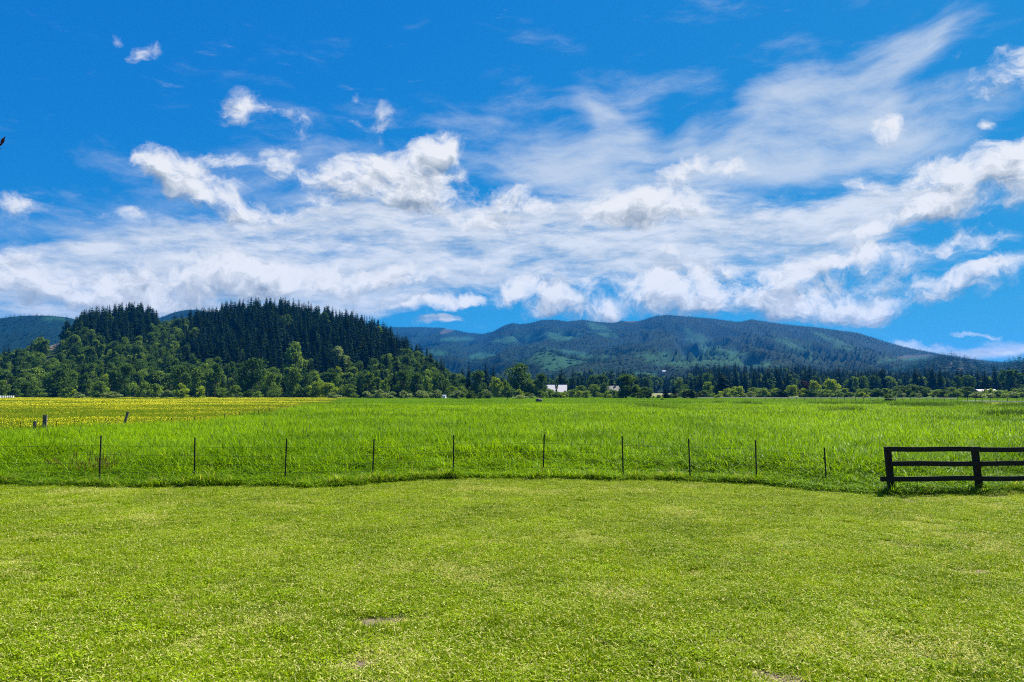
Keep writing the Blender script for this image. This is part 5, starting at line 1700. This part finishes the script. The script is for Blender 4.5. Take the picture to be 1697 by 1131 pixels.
# ------------------------------------------------------------------ utility poles and their lines
def pole(px, d, top, arm_z, label, arm=1.1):
    p = foot(px, d)
    h = at(px, top, d).z - p.z
    root = empty('utility_pole', p)
    mb = MB(); mb.tube([(0, 0, -.5), (0, 0, h * .5), (0.02, 0, h)], [0.15, 0.13, 0.10], 8); mb.build('shaft', [MATS['pole_wood']], root)
    mb = MB(); mb.box((-arm, -0.06, h - arm_z - .08), (arm, 0.06, h - arm_z + .08)); a = mb.build('crossarm', [MATS['pole_wood']], root)
    for s in (-.85, 0.85):
        mb = MB(); mb.tube([(s * arm, 0, h - arm_z + .08), (s * arm, 0, h - arm_z + .2), (s * arm, 0, h - arm_z + .26)], [.05, .06, .03], 6); mb.build('insulator', [MATS['porcelain']], a)
    tag(root, label, 'utility pole')
    return p + Vector((0, 0, h - arm_z + 0.26)), arm * .85
pole(692, 286, 639.5, 0.25, 'small utility pole with a crossarm in front of the silvery shrubs', 1.0)
A, ar = pole(1345, 292, 638.0, 0.3, 'thin utility pole among the bushes at the right')
B, _ = pole(1762, 256, 636.0, 0.3, 'utility pole standing just beyond the right frame edge')
C_, _ = pole(1178, 330, 640.0, 0.3, 'utility pole half hidden by the big black fir')
for i, s in enumerate((-1, 1)):
    for a, b_, nm in ((C_, A, 'left'), (A, B, 'right')):
        dz = -1.9 if s < 0 else 0.0
        mb = MB()
        aa = a + Vector((s * ar, 0, dz)); bb = b_ + Vector((s * ar, 0, dz))
        mb.tube([aa.lerp(bb, t) - Vector((0, 0, 1.1 * 4 * t * (1 - t))) for t in np.linspace(0, 1, 25)], 0.020, 4)
        o = mb.build('power_line', [MATS['galvanised_wire']])
        tag(o, {('left', -1): 'lower power line from the black fir to the thin pole', ('left', 1): 'upper power line from the black fir to the thin pole',
                ('right', -1): 'lower power line from the thin pole to the right frame edge', ('right', 1): 'upper power line from the thin pole to the right frame edge'}[(nm, s)], 'power line', 'power lines at the right')

# ------------------------------------------------------------------ row of little white boxes at the far left
hm = MB(); hm.box((-.24, -.24, 0.12), (.24, .24, .78), bev=0.02); hm.box((-.29, -.29, .78), (.29, .29, .88), bev=0.02)
for sx in (-.18, .18):
    for sy in (-.18, .18): hm.box((sx - .04, sy - .04, -.1), (sx + .04, sy + .04, .12))
hme = hm.mesh('white_box', [MATS['white_paint']])
for i, px in enumerate((0.5, 4.5, 8, 11.5, 15, 18.5, 22)):
    o = add('white_box', hme, None, foot(px, 262) + Vector((0, 0, 0.35)))
    o.rotation_euler = (0, 0, RT.uniform(-.3, .3))
    tag(o, 'tiny white box in the short row at the far left edge of the field', 'box', 'white boxes at the left field edge')

# ------------------------------------------------------------------ dark rushes and a rough hedge bank at the far right
RUSH = make_source('rush', [blade_patch('rush%d' % i, 240 + i, 110, 0.8, 0.95, 0.35, 0.06, 0.45, 2, ['dark_leaves'], dry=0.0, droop=1.0) for i in range(3)])
PX = []
for px0, px1, py, n, hz_ in [(1480, 1575, 674.5, 190, .9), (1570, 1640, 674.0, 60, .6), (1655, 1760, 676.0, 200, 1.0), (1340, 1480, 671.5, 90, .6), (1360, 1430, 682.5, 22, .4), (1640, 1720, 692, 60, .6), (1040, 1120, 677, 14, .5), (1175, 1260, 669, 16, .5)]:
    for i in range(n):
        q = ground_at(rr.uniform(px0, px1), py + rr.normal() * 1.3, 0.45)
        PX.append((q.x, q.y, 0.0))
PX = np.array(PX)
scatter('rushes', PX, rr.uniform(0, 6.283, len(PX)), rr.uniform(0.6, 1.1, len(PX)), RUSH, 3, 12, None, 'dark rushes in streaks across the far right field', 'rushes')

# ------------------------------------------------------------------ purple leaved tree whose outermost twig pokes into the left edge
def plum_tree():
    r = np.random.default_rng(91)
    tip = at(-6, 238, 6.0)
    base = Vector((-7.4, 6.4, 0))
    root = empty('plum_tree', base)
    tb = MB()
    fork = Vector((0.05, 0, 1.9))
    tb.tube([(0, 0, -0.2), (0.02, 0, 1.0), fork], [0.11, 0.085, 0.07], 8)
    tw = [tip - base]
    for i in range(34):
        a = r.uniform(0, 6.283); rr_ = 1.75 * math.sqrt(r.uniform(0.05, 1.0))
        e = Vector((math.cos(a) * rr_ - 0.25, math.sin(a) * rr_, r.uniform(2.3, 4.9)))
        if e.x > 1.35: e.x = 1.1
        tw.append(e)
    V = []; Fc = []; tone = []
    for k, e in enumerate(tw):
        mid = fork.lerp(e, 0.55) + Vector((0, 0, 0.25 if k else 0.1))
        tb.tube([fork * 0.98, fork.lerp(mid, .5), mid, mid.lerp(e, .6), e], [0.028, 0.020, 0.012, 0.006, 0.002], 6, caps=False)
        n = 330 if k else 90
        for q in range(n):
            s = 1 - abs(r.normal()) * 0.36 if k else r.uniform(0.55, 1.0) ** 0.5
            if s < 0.2: continue
            c = mid.lerp(e, max(0, (s - .3) / .7))
            sp = 0.19 if k else 0.03
            c = c + Vector(r.normal(size=3) * sp) if not (k == 0 and s > .97) else c
            if c.x + base.x > tip.x - (0.02 if k else 0.05): continue
            d = Vector(r.normal(size=3)) * 0.6 + (e - mid).normalized() + Vector((0, 0, .2)); d.normalize()
            sd = d.cross(Vector(r.normal(size=3))).normalized()
            L = r.uniform(0.055, 0.095); W_ = L * 0.30
            b = len(V)
            V += [tuple(c), tuple(c + d * L * .5 + sd * W_), tuple(c + d * L), tuple(c + d * L * .5 - sd * W_)]
            t = r.uniform(); tone += [t] * 4
            Fc += [[b, b + 1, b + 2], [b, b + 2, b + 3]]
    # the few leaves of the tip that show
    for px, py, ex, ey in [(0, 238, 9.5, 226), (0, 240, 9, 232), (-2, 243, 6, 236), (-3, 240, 3, 240.5), (-6, 240, 1, 232)]:
        c = at(px, py, 6.0) - base; d = at(ex, ey, 6.0) - base - c
        L = d.length; dn = d.normalized(); sd = dn.cross(Vector((0, 1, 0.25))).normalized()
        b = len(V)
        V += [tuple(c), tuple(c + dn * L * .45 + sd * L * .17), tuple(c + dn * L), tuple(c + dn * L * .45 - sd * L * .17)]
        tone += [.3] * 4
        Fc += [[b, b + 1, b + 2], [b, b + 2, b + 3]]
    tb.build('trunk', [MATS['bark']], root)
    cm = mesh_from('crown', V, Fc, [MATS['plum_leaves']])
    fattr(cm, 'tone', tone)
    add('crown', cm, root)
    tag(root, 'purple leaved tree whose twig tip pokes in at the left frame edge', 'tree')
plum_tree()

# ------------------------------------------------------------------ the air over the valley
hb = MB()
hb.box((-6400, -400, -16), (6400, 6300, 392))
m, g = new_mat('haze_air')
pv = g.n('ShaderNodeVolumePrincipled')
pv.inputs['Color'].default_value = (0.02, 0.34, 1.0, 1)
pv.inputs['Density'].default_value = HAZE
pv.inputs['Anisotropy'].default_value = 0.1
o_ = g.n('ShaderNodeOutputMaterial')
g.t.links.new(pv.outputs[0], o_.inputs['Volume'])
haze = hb.build('haze', [m])
tag(haze, 'thin blue haze filling the air of the valley', 'haze', kind='stuff')
